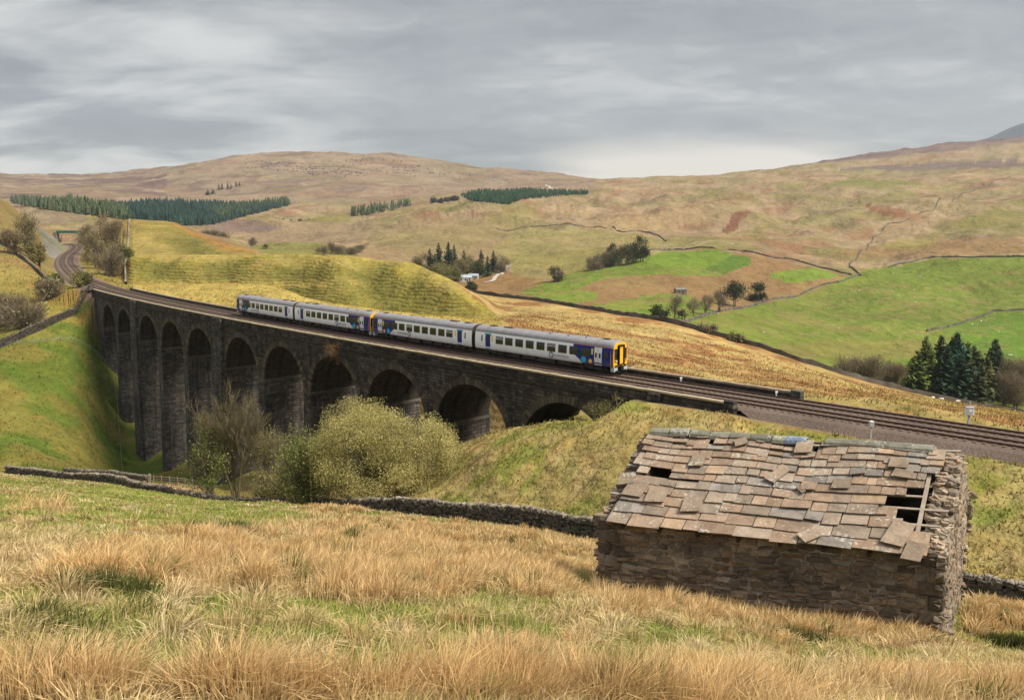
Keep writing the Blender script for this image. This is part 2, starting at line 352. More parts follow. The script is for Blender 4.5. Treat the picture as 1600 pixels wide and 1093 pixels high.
LN.append(('m', [(-300, V, 370, 330), (0, V, 365, 350), (60, V, 382, 370), (100, V, 402, 410), (150, V, 400, 410), (190, V, 397, 400), (205, V, 404, 400), (300, V, 405, 400), (350, V, 406, 392), (390, V, 406, 390), (430, Z, -17, 400), (520, Z, -22, 400), (600, Z, -26, 390), (690, Z, -28, 360), (740, V, 459, 362), (785, V, 465, 352), (850, V, 472, 335), (900, V, 480, 318), (1000, V, 496, 282), (1120, V, 524, 262), (1254, V, 566, 246), (1400, V, 607, 252), (1600, V, 648, 250), (1950, V, 680, 245)]))
LN.append(('m', [(-300, V, 290, 440), (0, V, 312, 460), (30, V, 332, 470), (75, V, 366, 485), (105, V, 386, 505), (120, V, 386, 520), (160, V, 362, 512), (205, V, 344, 510), (260, V, 346, 505), (300, V, 360, 490), (350, V, 378, 470), (400, V, 394, 455), (430, Z, -24, 470), (520, Z, -33, 480), (600, Z, -39, 480), (690, Z, -42, 470), (740, Z, -42, 460), (850, Z, -43, 420), (1000, Z, -45, 360), (1120, Z, -48, 330), (1254, Z, -56, 312), (1400, Z, -60, 312), (1600, Z, -64, 302), (1950, Z, -66, 300)]))
LN.append(('m', [(-300, Z, 22, 600), (0, Z, 8, 620), (40, V, 356, 660), (75, V, 364, 680), (110, V, 373, 690), (150, V, 366, 700), (205, Z, -6, 700), (300, Z, -8, 720), (350, Z, -12, 760), (400, V, 396, 760), (430, V, 398, 740), (520, V, 400, 720), (600, V, 405, 700), (690, V, 442, 590), (740, V, 452, 560), (850, V, 466, 480), (1000, V, 490, 430), (1120, V, 518, 400), (1254, V, 558, 380), (1400, V, 592, 370), (1600, V, 625, 352), (1950, V, 650, 345)]))
LN.append((V, [(-300, 345, 900), (0, 350, 880), (75, 353, 860), (110, 357, 860), (150, 354, 900), (205, 350, 950), (300, 356, 1000), (350, 364, 980), (400, 382, 950), (430, 384, 950), (520, 388, 880), (600, 390, 850), (690, 428, 680), (740, 434, 680), (800, 436, 670), (850, 440, 620), (930, 428, 620), (1000, 442, 590), (1120, 475, 540), (1254, 510, 520), (1400, 542, 480), (1600, 565, 460), (1950, 595, 440)]))
LN.append((V, [(-300, 335, 1150), (0, 342, 1150), (110, 345, 1150), (205, 343, 1250), (300, 350, 1230), (350, 358, 1200), (430, 368, 1150), (520, 372, 1100), (600, 368, 1050), (690, 388, 900), (740, 398, 880), (800, 405, 850), (850, 410, 820), (930, 410, 760), (1000, 410, 720), (1060, 420, 680), (1120, 440, 650), (1254, 462, 640), (1400, 480, 600), (1600, 500, 580), (1950, 520, 560)]))
LN.append((V, [(-300, 322, 1450), (0, 330, 1450), (110, 334, 1450), (205, 334, 1550), (300, 340, 1400), (430, 348, 1350), (520, 350, 1300), (600, 345, 1250), (690, 355, 1150), (740, 365, 1100), (800, 376, 1050), (850, 376, 1000), (930, 375, 950), (1000, 380, 880), (1040, 394, 830), (1120, 391, 810), (1200, 402, 790), (1254, 415, 770), (1330, 428, 740), (1400, 418, 770), (1500, 405, 770), (1600, 402, 750), (1950, 405, 730)]))
LN.append((V, [(-300, 306, 1850), (0, 312, 1850), (110, 316, 1850), (205, 316, 1900), (300, 320, 1800), (430, 325, 1750), (520, 330, 1700), (600, 325, 1700), (690, 318, 1600), (740, 320, 1500), (800, 333, 1400), (930, 340, 1300), (1060, 348, 1200), (1200, 355, 1150), (1330, 368, 1080), (1400, 366, 1080), (1500, 358, 1080), (1600, 353, 1050), (1950, 350, 1000)]))
LN.append((V, [(-300, 294, 2300), (0, 298, 2300), (205, 298, 2400), (330, 300, 2300), (430, 295, 2300), (520, 290, 2300), (600, 292, 2300), (690, 298, 2100), (800, 305, 2000), (930, 302, 1900), (1060, 305, 1700), (1200, 308, 1600), (1330, 312, 1500), (1500, 306, 1500), (1600, 300, 1450), (1950, 290, 1400)]))
LN.append((V, [(-300, 284, 2800), (0, 285, 2800), (205, 278, 2900), (330, 263, 2800), (430, 262, 2800), (520, 265, 2800), (600, 270, 2800), (690, 280, 2700), (800, 290, 2600), (880, 286, 2450), (920, 283, 2400), (1000, 279, 2300), (1060, 277, 2250), (1140, 272, 2200), (1240, 268, 2200), (1400, 268, 2150), (1600, 264, 2000), (1950, 258, 1900)]))
LN.append((V, [(-300, 276, 3300), (0, 272, 3300), (90, 274, 3300), (150, 273, 3400), (220, 266, 3400), (290, 258, 3400), (370, 243, 3300), (430, 237, 3300), (480, 236, 3300), (560, 240, 3300), (650, 247, 3300), (750, 260, 3300), (850, 270, 3300), (920, 280, 3200), (1000, 283, 3000), (1140, 277, 3000), (1240, 267, 3200), (1300, 256, 3300), (1400, 241, 3400), (1500, 229, 3500), (1560, 225, 3500), (1600, 222, 3500), (1950, 205, 3600)]))
LN.append((V, [(-300, 290, 4600), (430, 275, 4600), (750, 290, 4600), (1000, 300, 4400), (1300, 285, 4600), (1600, 262, 4800), (1950, 250, 4800)]))

def pchip1(x, y, xq):
    h = np.diff(x); d = np.diff(y)/h; m = np.zeros(len(x)); m[0], m[-1] = d[0], d[-1]
    if len(x) > 2:
        w1, w2 = 2*h[1:]+h[:-1], h[1:]+2*h[:-1]; ok = d[:-1]*d[1:] > 0
        with np.errstate(all='ignore'): hm = (w1+w2)/(w1/d[:-1]+w2/d[1:])
        m[1:-1] = np.where(ok, hm, 0)
    xq = np.clip(xq, x[0], x[-1]); i = np.clip(np.searchsorted(x, xq)-1, 0, len(x)-2); t = (xq-x[i])/h[i]
    return y[i]*(1+2*t)*(1-t)**2+m[i]*h[i]*t*(1-t)**2+y[i+1]*t*t*(3-2*t)+m[i+1]*h[i]*t*t*(t-1)
THT = np.linspace(radians(-75), radians(75), 3001)
def _lines():
    RT, ZT = [], []
    for kind, pts in LN:
        if kind == 'zz':
            R = np.full(THT.shape, pts[0][2]); yy = R*np.cos(THT)+OY; RT.append(R); ZT.append(-1.75-.33*yy-.0*THT); continue
        P = []
        for p in pts:
            k = kind if kind != 'm' else p[1]; q = (p[0], p[-2], p[-1])
            P.append(unproj(*q) if k == V else xyz(*q))
        P = np.array(P); th = np.arctan2(P[:, 0], P[:, 1]-OY); R = np.hypot(P[:, 0], P[:, 1]-OY); o = np.argsort(th)
        RT.append(pchip1(th[o], R[o], THT)); ZT.append(pchip1(th[o], P[o, 2], THT))
    RT = np.array(RT)
    for k in range(1, len(RT)): RT[k] = np.maximum(RT[k], RT[k-1]*1.01+.4)
    return RT, np.array(ZT)
RT, ZT = _lines(); NL = len(RT)
def base_z(x, y):
    th = np.arctan2(x, y-OY); r = np.hypot(x, y-OY); out = np.empty(x.shape)
    for c in np.array_split(np.arange(len(x)), max(1, len(x)//60000)):
        R = np.stack([np.interp(th[c], THT, q) for q in RT], 1); Zk = np.stack([np.interp(th[c], THT, q) for q in ZT], 1)
        h = np.diff(R, axis=1); d = np.diff(Zk, axis=1)/h; m = np.zeros_like(R); m[:, 0], m[:, -1] = d[:, 0], d[:, -1]
        w1, w2 = 2*h[:, 1:]+h[:, :-1], h[:, 1:]+2*h[:, :-1]; ok = d[:, :-1]*d[:, 1:] > 0
        with np.errstate(all='ignore'): hm = (w1+w2)/(w1/d[:, :-1]+w2/d[:, 1:])
        m[:, 1:-1] = np.where(ok, hm, 0)
        i = np.clip((R[:, :-1] <= r[c][:, None]).sum(1)-1, 0, NL-2); a = np.arange(len(c)); hh = h[a, i]
        t = np.clip((r[c]-R[a, i])/hh, 0, 1)
        out[c] = Zk[a, i]*(1+2*t)*(1-t)**2+m[a, i]*hh*t*(1-t)**2+Zk[a, i+1]*t*t*(3-2*t)+m[a, i+1]*hh*t*t*(t-1)
    return out
def line_R(k, x, y): return np.interp(np.arctan2(x, y-OY), THT, RT[k])
def smooth(a, b, x):
    t = np.clip((x-a)/(b-a), 0, 1); return t*t*(3-2*t)
GULLY = [(unproj(a, b, c), unproj(d, e, f), w, h) for a, b, c, d, e, f, w, h in ((572, 399, 312, 655, 494, 232, 8, 8.0), (640, 406, 290, 735, 496, 232, 6.5, 5.5), (455, 398, 322, 530, 476, 256, 9, 6.5), (345, 398, 326, 400, 446, 286, 9, 3.6), (262, 398, 328, 272, 446, 294, 8, 3.2), (300, 350, 492, 330, 395, 360, 12, 2.5))]
def ground_z(x, y):
    x = np.atleast_1d(np.asarray(x, float)); y = np.atleast_1d(np.asarray(y, float)); z = base_z(x, y); r = np.hypot(x, y)
    # tussocky near ground, hummocks, then broad swells far off
    z = z+(fbm(x*.9, y*.9, 3, 3)-.5)*.22*smooth(2, 8, r)*(1-smooth(60, 140, r))
    z = z+(fbm(x*.13, y*.13, 11, 4)-.5)*1.1*smooth(6, 30, r)*(1-smooth(200, 400, r))
    z = z+(fbm(x/60, y/60, 21, 4)-.5)*r*.018*smooth(250, 700, r)*(1-.75*smooth(1300, 2200, r))
    z = z+(fbm(x/230, y/230, 31, 4)-.5)*r*.034*smooth(500, 1200, r)*(1-.8*smooth(1500, 2500, r))
    for g0, g1, wd, dp in GULLY:                                  # folds worn into the knoll
        ax, ay = g1[0]-g0[0], g1[1]-g0[1]; L = math.hypot(ax, ay); ax /= L; ay /= L; t = ((x-g0[0])*ax+(y-g0[1])*ay)/L; q = (x-g0[0])*-ay+(y-g0[1])*ax+2.5*np.sin(t*5)
        z = z-dp*np.exp(-(q/wd)**2)*smooth(-.15, .2, t)*(1-smooth(.85, 1.1, t))
    S, D = track_coords(x, y)
    zt = np.interp(S, TS, TZ)-.85
    on = ((S < VS0) | (S > VS1)) & (np.abs(S) < 1e3)
    inner = np.where((S > -40) & (S < VS1+20), 3.9, 5.2); wd = np.where(S > VS1+20, 12.0, 5.0)
    w = 1-smooth(inner, inner+wd, np.abs(D)); z = np.where(on, z*(1-w)+zt*w, z)
    under = ~on & (np.abs(S) < 1e3) & (np.abs(D) < 14)
    return np.where(under, np.minimum(z, np.interp(S, TS, TZ)-6.5+smooth(5, 14, np.abs(D))*6), z)
def gz(x, y): return float(ground_z([x], [y])[0])
def hit(u, v, Y0=3.0, Y1=5000.0):
    """first point of the ground seen along the ray through (u, v), searched from distance Y0"""
    Y = np.exp(np.linspace(math.log(Y0), math.log(Y1), 1500)); d = unproj(u, v, 1.0)
    z = ground_z(d[0]*Y, Y); below = z >= d[2]*Y
    i = int(np.argmax(below)) if below.any() else len(Y)-1
    if i == 0: y = Y[0]
    else:
        a = (d[2]*Y[i-1]-z[i-1]); b = (d[2]*Y[i]-z[i]); y = Y[i-1]+(Y[i]-Y[i-1])*a/(a-b+1e-9)
    return np.array([d[0]*y, y, gz(d[0]*y, y)])
def at(u, Y, dz=0.0):
    z = gz((u-CX)/F*Y, Y)
    for _ in range(4):
        p = xyz(u, z, Y); z = gz(p[0], Y)
    return np.array([p[0], Y, z+dz])

# colours of the land, field by field (albedo)
GREEN, LUSH, STRAW, RUSH = (.15, .165, .035), (.145, .22, .03), (.36, .27, .13), (.30, .19, .075)
def in_poly(u, v, poly):
    p = np.asarray(poly, float); c = np.zeros(u.shape, bool); j = len(p)-1
    for i in range(len(p)):
        a, b = p[i], p[j]
        c ^= ((a[1] > v) != (b[1] > v)) & (u < (b[0]-a[0])*(v-a[1])/(b[1]-a[1]+1e-12)+a[0]); j = i
    return c
def land_colour(x, y, z, u, v):
    n = len(x); C = np.zeros((n, 3)); r = np.hypot(x, y-OY)
    n1 = fbm(x*.35, y*.35, 41, 4); n2 = fbm(x/9, y/9, 42, 4); n3 = fbm(x/45, y/45, 43, 4); n4 = fbm(x/160, y/160, 44, 4)
    uw = u+(fbm(u/16, v/7, 50, 3)-.5)*14; vw = v+(fbm(u/16, v/7, 51, 3)-.5)*6
    def lay(mask, col, vr=.0):
        nonlocal C
        m = np.clip(mask, 0, 1)[:, None].astype(float); C = C*(1-m)+np.asarray(col)*m
    lay(np.ones(n), (.315, .235, .13))
    k5, k6, k8 = line_R(5, x, y), line_R(6, x, y), line_R(8, x, y); k12, k13, k14 = line_R(12, x, y), line_R(13, x, y), line_R(14, x, y)
    # far moor, tan with brown and green drifts
    lay(smooth(.48, .62, n4)*.8, (.25, .205, .095)); lay(smooth(.54, .64, n3)*.75, (.25, .135, .07)); lay(smooth(.50, .60, fbm(x/75, y/75, 47, 4))*.7, (.205, .195, .06)); lay((y > 700)*smooth(.5, .6, fbm(x/30, y/30, 55, 4))*.35, (.38, .30, .19)); lay((y > 600)*smooth(.57, .64, fbm(x/22, y/22, 56, 4))*.5, (.17, .13, .065))
    hill = smooth(1700, 2300, y)
    lay(hill*.9*(u < 930), (.27, .205, .135)); lay(hill*smooth(.5, .62, n4)*(u < 930), (.215, .18, .095)); lay(hill*smooth(.5, .6, fbm(x/130, y/60, 49, 4))*.7*(u < 930), (.24, .155, .10)); lay(hill*smooth(.54, .62, fbm(x/90, y/45, 53, 4))*.7*(u < 930), (.165, .12, .095)); lay(hill*smooth(.52, .6, fbm(x/70, y/70, 54, 4))*.5, (.31, .25, .16))
    lay(smooth(2650, 2900, y)*(u > 1180), (.20, .14, .115)); lay(smooth(2650, 2900, y)*(u > 1180)*smooth(.5, .6, fbm(x/200, y/60, 48, 4)), (.14, .095, .095))
    lay((y > 1200)*(u < 260)*smooth(.5, .62, fbm(x/180, y/70, 46, 4)), (.16, .105, .085))
    fields = [  # valley sides: pasture, bracken, rough
        ([(560, 398), (640, 345), (800, 345), (830, 470), (620, 470)], 500, 1500, (.275, .205, .105), .7),
        ([(560, 372), (690, 352), (800, 330), (820, 352), (740, 385), (640, 398)], 700, 1700, (.225, .195, .075), .55),
        ([(370, 392), (450, 372), (560, 392), (560, 402), (380, 402)], 600, 1100, (.19, .20, .045), .8),
        ([(770, 388), (800, 358), (930, 358), (1010, 372), (1040, 392), (960, 430), (840, 420), (770, 415)], 560, 1300, (.265, .235, .085), .7),
        ([(740, 470), (700, 430), (790, 425), (880, 445), (830, 462), (800, 470)], 480, 900, (.23, .14, .055), .85),
        ([(800, 395), (900, 385), (1000, 395), (900, 440), (800, 430)], 560, 900, (.24, .22, .06), .6),
        ([(815, 462), (880, 440), (960, 420), (1060, 395), (1120, 390), (1190, 400), (1335, 432), (1250, 462), (1060, 505), (870, 475)], 380, 880, (.245, .155, .07), .9),
        ([(815, 455), (880, 432), (960, 415), (1035, 395), (1120, 390), (1172, 402), (1172, 412), (1120, 432), (1040, 428), (960, 432), (890, 452), (830, 465)], 380, 880, LUSH, 1),
        ([(1090, 425), (1150, 396), (1172, 402), (1172, 412), (1130, 428)], 380, 880, (.085, .15, .025), .8),
        ([(1200, 427), (1270, 418), (1320, 430), (1250, 440), (1210, 438)], 380, 880, (.16, .24, .035), .95),
        ([(830, 465), (900, 451), (935, 455), (930, 470), (870, 478)], 380, 800, (.17, .23, .035), 1),
        ([(925, 478), (1000, 462), (1050, 458), (1095, 468), (1120, 492), (1060, 505), (1000, 497)], 360, 800, LUSH, 1),
        ([(925, 478), (1000, 462), (1060, 458), (1060, 470), (960, 490)], 360, 800, (.21, .24, .045), .7),
        ([(1040, 506), (1160, 482), (1240, 462), (1300, 442), (1340, 426), (1450, 404), (1600, 400), (1990, 400), (1990, 690), (1600, 655), (1400, 612), (1250, 570), (1130, 530)], 255, 800, (.155, .205, .035), 1),
        ([(1470, 510), (1550, 488), (1990, 478), (1990, 640), (1600, 600)], 300, 800, (.125, .22, .03), 1),
        ([(1200, 545), (1290, 530), (1450, 535), (1440, 560), (1300, 560), (1210, 560)], 255, 620, (.22, .19, .06), .6),
        ([(1125, 362), (1150, 330), (1172, 328), (1160, 345), (1140, 364)], 700, 1500, (.20, .10, .055), 1),
        ([(1345, 318), (1420, 330), (1410, 338), (1380, 338)], 800, 1900, (.21, .10, .05), .8),
        ([(1260, 267), (1400, 258), (1600, 250), (1700, 250), (1700, 261), (1600, 262), (1400, 266)], 1900, 3600, (.13, .10, .095), .75),
        ([(1270, 290), (1340, 277), (1460, 285), (1390, 290)], 1200, 2400, (.18, .18, .05), .9),
        ([(1280, 400), (1340, 385), (1500, 370), (1600, 372), (1600, 398), (1400, 405)], 600, 1400, (.26, .17, .075), .7),
        ([(1370, 385), (1420, 370), (1470, 375), (1430, 392)], 600, 1400, (.24, .22, .06), .7),
        ([(1480, 345), (1560, 325), (1600, 330), (1600, 360), (1510, 358)], 800, 1700, (.20, .19, .055), .8),
        ([(940, 345), (1100, 320), (1120, 345), (980, 365), (900, 352)], 800, 1700, (.34, .25, .125), .8),
        ([(30, 325), (130, 330), (140, 346), (60, 350)], 700, 1600, (.21, .16, .12), .6),
        ([(350, 365), (420, 350), (600, 345), (560, 380), (440, 380)], 800, 1700, (.25, .19, .11), .9),
        ([(300, 352), (380, 342), (440, 352), (420, 362), (340, 362)], 800, 1700, (.15, .11, .10), .7)]
    for poly, y0, y1, col, am in fields:
        m = in_poly(uw, vw, poly) & (y > y0) & (y < y1); lay(m*am, np.asarray(col))
    fm = (y > 255) & (y < 700) & (u > 800); lay(fm*smooth(.40, .6, fbm(x/40, y/40, 63, 5))*.45*(C[:, 1] > C[:, 0]*1.15), (.125, .165, .032)); lay(fm*smooth(.55, .63, fbm(x/20, y/9, 61, 5, .6))*.6, (.23, .19, .07)); lay(fm*smooth(.58, .66, fbm(x/6, y/4, 64, 3))*.35*(C[:, 1] > C[:, 0]*1.15), (.25, .23, .08))
    # moor across the line, from the knoll to the right
    moor = (r > k8) & (r < k13*1.004) & (u > 560)
    lay(moor, (.33, .255, .10)); lay(moor*smooth(.44, .56, n2*.55+n3*.45)*.85, (.29, .175, .07)); lay(moor*smooth(.5, .6, fbm(x/3, y/3, 65, 3))*.35, (.38, .29, .14)); lay(moor*smooth(.57, .66, n2)*.8, (.19, .095, .04))
    lay(moor*smooth(1150, 1500, u)*smooth(.45, .3, n2)*.6, (.29, .27, .06))
    # the yellow-green knoll
    kn = (r > k8) & (r < k14*1.01) & (u > 196) & (in_poly(u, v, [(196, 335), (265, 340), (330, 368), (400, 392), (620, 392), (690, 425), (795, 508), (700, 520), (196, 470)]))
    lay(kn, (.30, .25, .055)); lay(kn*(r > line_R(11, x, y))*(r < k12*.995)*(.45+.5*smooth(.4, .6, n2)), (.175, .16, .042)); lay(kn*(r > k12)*.5, (.33, .265, .085)); lay(kn*smooth(.42, .6, n2)*.6, (.19, .175, .042)); lay(kn*smooth(.5, .62, fbm(x/20, y/6, 62, 4))*.6, (.33, .255, .09)); lay(kn*smooth(.58, .7, n3)*.5, (.31, .22, .08)); lay(kn*in_poly(uw, vw, [(540, 402), (600, 410), (640, 450), (650, 485), (610, 480), (590, 440)])*.55, (.165, .155, .04)); lay(kn*in_poly(uw, vw, [(230, 425), (330, 412), (500, 418), (560, 450), (480, 462), (420, 444), (240, 444)])*.5, (.175, .165, .042))  # steep front face and hollows: shade put into the colour as darker olive
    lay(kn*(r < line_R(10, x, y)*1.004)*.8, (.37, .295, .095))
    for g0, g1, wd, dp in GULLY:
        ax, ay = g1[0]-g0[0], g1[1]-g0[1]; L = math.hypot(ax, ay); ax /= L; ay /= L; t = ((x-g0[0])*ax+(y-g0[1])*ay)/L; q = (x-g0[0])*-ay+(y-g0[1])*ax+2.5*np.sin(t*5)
        lay(kn*np.exp(-(q/(wd*.8))**2)*smooth(-.1, .2, t)*(1-smooth(.8, 1.0, t))*(.45+.6*n1), (.135, .13, .035))  # shade of the folds painted along each gully as a darker tone
    lay(kn*in_poly(uw, vw, [(255, 345), (300, 352), (400, 388), (400, 398), (350, 392)])*.85, (.29, .17, .05))
    lay(kn*smooth(450, 447, v)*smooth(432, 450, v)*(u < 520)*.8, (.36, .28, .085))
    # left side: rough bank over the line, green field below it
    lf = (r > k6) & (u < 208) & (y < 620)
    lay(lf, (.22, .19, .05)); lay(lf*smooth(.5, .62, n2)*.7, (.26, .155, .05)); lay(lf*smooth(470, 395, v)*(u < 90)*.5, (.20, .15, .075))
    lay(lf*in_poly(u, v, [(0, 312), (108, 386), (95, 408), (75, 400), (55, 350)])*1.0, (.235, .225, .19)); lay(lf*in_poly(uw, vw, [(20, 335), (108, 388), (100, 396), (60, 365)])*.5, (.17, .19, .06))
    gf = (r > k6) & (u < 330) & (y < 260) & (v > 470)
    lay(gf*smooth(470, 560, v), (.095, .125, .024)); lay(gf*smooth(.42, .62, n2)*.75, (.17, .145, .04)); lay(gf*smooth(545, 490, v)*.6, (.24, .19, .05)); lay(gf*smooth(.55, .68, fbm(x/16, y/9, 71, 4))*.8, (.075, .125, .02))
    # ravine, mound and embankment this side of the viaduct
    md = (r > k5) & (r < line_R(7, x, y)*1.25) & (u > 330) & (y < 175)
    lay(md, (.27, .225, .085)); lay(md*smooth(.44, .56, n2)*.8, (.165, .185, .038)); lay(md*smooth(.55, .66, n1)*.5, (.36, .27, .13)); lay(md*smooth(.58, .66, fbm(x/5, y/5, 73, 4))*.5, (.26, .15, .06))
    lay(md*(u > 780)*smooth(780, 830, v)*smooth(.4, .5, n2)*.8, (.13, .19, .03))
    lay(md*(u > 1500)*(v > 820)*smooth(.5, .58, n2)*.8, (.16, .075, .04))
    # foreground pasture: green turf under dead grass
    fg = r < k5
    lay(fg, (.21, .20, .06)); lay(fg*smooth(.40, .55, n2), (.15, .175, .035)); lay(fg*smooth(.52, .62, n1)*.6, (.34, .26, .12)); lay(fg*smooth(0, .5, blob(u, v, GREENZ)+(n1-.5)*.8)*.9, (.22, .255, .06))
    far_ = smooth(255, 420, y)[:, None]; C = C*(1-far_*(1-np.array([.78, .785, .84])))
    S, D = track_coords(x, y); bed = (np.abs(D) < 6.2) & ((S < VS0) | ((S > VS1) & (S < 700))); lay(bed*smooth(6.2, 5.2, np.abs(D)), (.20, .15, .11))
    return C

def blob(u, v, items):
    s = np.zeros(u.shape)
    for u0, v0, a, b in items: s = np.maximum(s, 1.15-np.sqrt(((u-u0)/a)**2+((v-v0)/b)**2))
    return s
GREENZ = [(110, 805, 260, 42), (330, 815, 230, 30), (110, 960, 240, 58), (420, 965, 230, 48), (330, 772, 260, 24), (1080, 1010, 150, 26), (1330, 1040, 150, 24), (760, 1000, 160, 26), (1560, 1015, 90, 30)]
def land_material():
    m = bpy.data.materials.new('turf'); m.use_nodes = True; nt = m.node_tree; b = nt.nodes['Principled BSDF']
    a = N(nt, 'ShaderNodeAttribute', attribute_name='Col'); g = N(nt, 'ShaderNodeNewGeometry'); pos = g.outputs['Position']; c = a.outputs['Color']
    for sc, am in ((.006, .25), (.02, .30), (.12, .38), (.75, .36), (4.5, .34)):
        f = noise_tex(nt, pos, sc, 6, .65)
        f = math_node(nt, 'ADD', math_node(nt, 'MULTIPLY', math_node(nt, 'SUBTRACT', f, .5), am*2.3), 1.0)
        cb = N(nt, 'ShaderNodeCombineXYZ'); [nt.links.new(f, cb.inputs[i]) for i in range(3)]
        c = mix_col(nt, 1.0, c, cb.outputs[0], 'MULTIPLY')
    hue = noise_tex(nt, pos, .35, 5, .6); c = mix_col(nt, ramp(nt, hue, [(.45, 0.0), (.7, .45)]), c, mix_col(nt, 1.0, c, (1.25, .92, .72), 'MULTIPLY'))
    nt.links.new(c, b.inputs['Base Color']); b.inputs['Roughness'].default_value = 1.0; b.inputs['Specular IOR Level'].default_value = .05
    # sheep-worn terraces run level round the steep banks
    ua = N(nt, 'ShaderNodeAttribute', attribute_name='UVm'); su = N(nt, 'ShaderNodeSeparateXYZ'); nt.links.new(ua.outputs['Vector'], su.inputs[0])
    sp = N(nt, 'ShaderNodeSeparateXYZ'); nt.links.new(pos, sp.inputs[0])
    w = math_node(nt, 'ADD', math_node(nt, 'MULTIPLY', sp.outputs[2], 5.6), math_node(nt, 'MULTIPLY', noise_tex(nt, pos, .07, 5, .65), 26.0))
    w = math_node(nt, 'MULTIPLY', math_node(nt, 'SINE', w), su.outputs[0])
    wc = math_node(nt, 'ADD', math_node(nt, 'MULTIPLY', w, .07), 1.0); cb = N(nt, 'ShaderNodeCombineXYZ'); [nt.links.new(wc, cb.inputs[i]) for i in range(3)]
    nt.links.new(mix_col(nt, 1.0, c, cb.outputs[0], 'MULTIPLY'), b.inputs['Base Color'])
    h = math_node(nt, 'ADD', math_node(nt, 'MULTIPLY', w, .13), math_node(nt, 'ADD', math_node(nt, 'MULTIPLY', noise_tex(nt, pos, 1.4, 5, .65), .5), math_node(nt, 'ADD', math_node(nt, 'MULTIPLY', noise_tex(nt, pos, .2, 5, .6), 1.7), math_node(nt, 'MULTIPLY', noise_tex(nt, pos, .024, 5, .6), 15.0))))
    bp = N(nt, 'ShaderNodeBump'); bp.inputs['Distance'].default_value = 1.0; bp.inputs['Strength'].default_value = .9
    nt.links.new(h, bp.inputs['Height']); nt.links.new(bp.outputs[0], b.inputs['Normal'])
    return m
TURF = land_material()
def build_terrain():
    th = np.concatenate([np.linspace(radians(-68), radians(-35), 60, endpoint=False), np.linspace(radians(-35), radians(36), 1100, endpoint=False), np.linspace(radians(36), radians(68), 60)])
    cnt = [8, 30, 36, 36, 40, 14, 44, 44, 20, 14, 8, 32, 16, 26, 22, 22, 26, 26, 26, 26, 22, 18, 8]
    RR = np.stack([np.interp(th, THT, q) for q in RT], 0); rows = []
    for k, c in enumerate(cnt):
        for t in np.arange(c)/c: rows.append(RR[k]*(1-t)+RR[k+1]*t)
    rows.append(RR[-1]); R = np.array(rows); nr, nc = R.shape
    x = (R*np.sin(th)).ravel(); y = (R*np.cos(th)+OY).ravel(); z = ground_z(x, y); u, v = project(x, y, z); v = np.where(y < 2, 1500, v)
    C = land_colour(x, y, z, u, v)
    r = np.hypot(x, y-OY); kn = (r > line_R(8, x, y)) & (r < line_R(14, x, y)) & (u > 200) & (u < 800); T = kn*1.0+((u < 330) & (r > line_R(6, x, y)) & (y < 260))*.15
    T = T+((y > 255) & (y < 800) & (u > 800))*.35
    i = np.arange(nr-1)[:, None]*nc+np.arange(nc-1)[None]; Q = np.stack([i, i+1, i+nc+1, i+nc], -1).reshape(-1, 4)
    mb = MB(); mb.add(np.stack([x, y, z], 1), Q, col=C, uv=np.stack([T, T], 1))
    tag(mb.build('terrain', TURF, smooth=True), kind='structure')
    # a fell beyond the right-hand ridge, cloud shadow and haze put into its colour
    mb = MB(); nx, ny = 120, 30; pr = []
    us = np.linspace(1400, 2200, nx); vv = np.interp(us, [1400, 1500, 1530, 1560, 1600, 1660, 1750, 1850, 1950, 2200], [300, 222, 214, 201, 186, 174, 168, 174, 196, 290])
    for q in np.linspace(-1, 1, ny):
        Y = 6500+1500*q; top = np.array([unproj(a, b, 6500)[2] for a, b in zip(us, vv)]); base = 250.0
        X = (us-CX)/F*6500+300*q; zz = base+(top-base)*np.cos(q*pi/2)**1.2; zz = zz+(fbm(X/260, np.full(nx, Y)/260, 81, 4)-.5)*60*(1-abs(q)**.5*.0)*(abs(q) > .06)
        pr.append(np.stack([X, np.full(nx, Y), zz], 1))
    Vv = np.array(pr).reshape(-1, 3); i = np.arange(ny-1)[:, None]*nx+np.arange(nx-1)[None]
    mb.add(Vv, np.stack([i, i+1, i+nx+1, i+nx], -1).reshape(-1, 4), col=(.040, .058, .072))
    tag(mb.build('hill', mat('cloud_shaded_fell', nz=(.006, .5), rough=1, spec=.05), smooth=True), kind='structure')
build_terrain()
# ------------------------------------------------------------------ railway: ballast, two tracks
def sweep(mb, S, prof, col=(1, 1, 1), closed=True, mi=0):
    """carry a cross-section [(off, dz)...] along the line"""
    k = len(prof); P = np.stack([tpos(S, o, z) for o, z in prof], 1); n = len(S)
    uv = np.stack([np.repeat(np.asarray(S)[:, None], k, 1)+0*P[:, :, 0], P[:, :, 2]], -1).reshape(-1, 2)
    i = np.arange(n-1)[:, None]*k; j = np.arange(k if closed else k-1)[None]; j2 = (j+1) % k
    Q = np.stack([i+j, i+k+j, i+k+j2, i+j2], -1).reshape(-1, 4)
    mb.add(P.reshape(-1, 3), Q, col=col, uv=uv, mi=mi)
    if closed and k == 4: mb.add(np.vstack([P[0], P[-1]]), [[0, 1, 2, 3], [7, 6, 5, 4]], col=col, uv=np.vstack([uv[:4], uv[-4:]]), mi=mi)
BALLAST = mat('ballast', (.135, .105, .088), nz=(6, .75), nz2=(.25, .3), bump=(7, .12), rough=1, spec=.05)
RAILM = mat('rusty_rail', (.075, .04, .028), nz=(2, .3), rough=.65, spec=.3)
SLEEP = mat('weathered_sleeper', (.10, .075, .06), nz=(3, .4))
S_END = float(TS[-1])-4
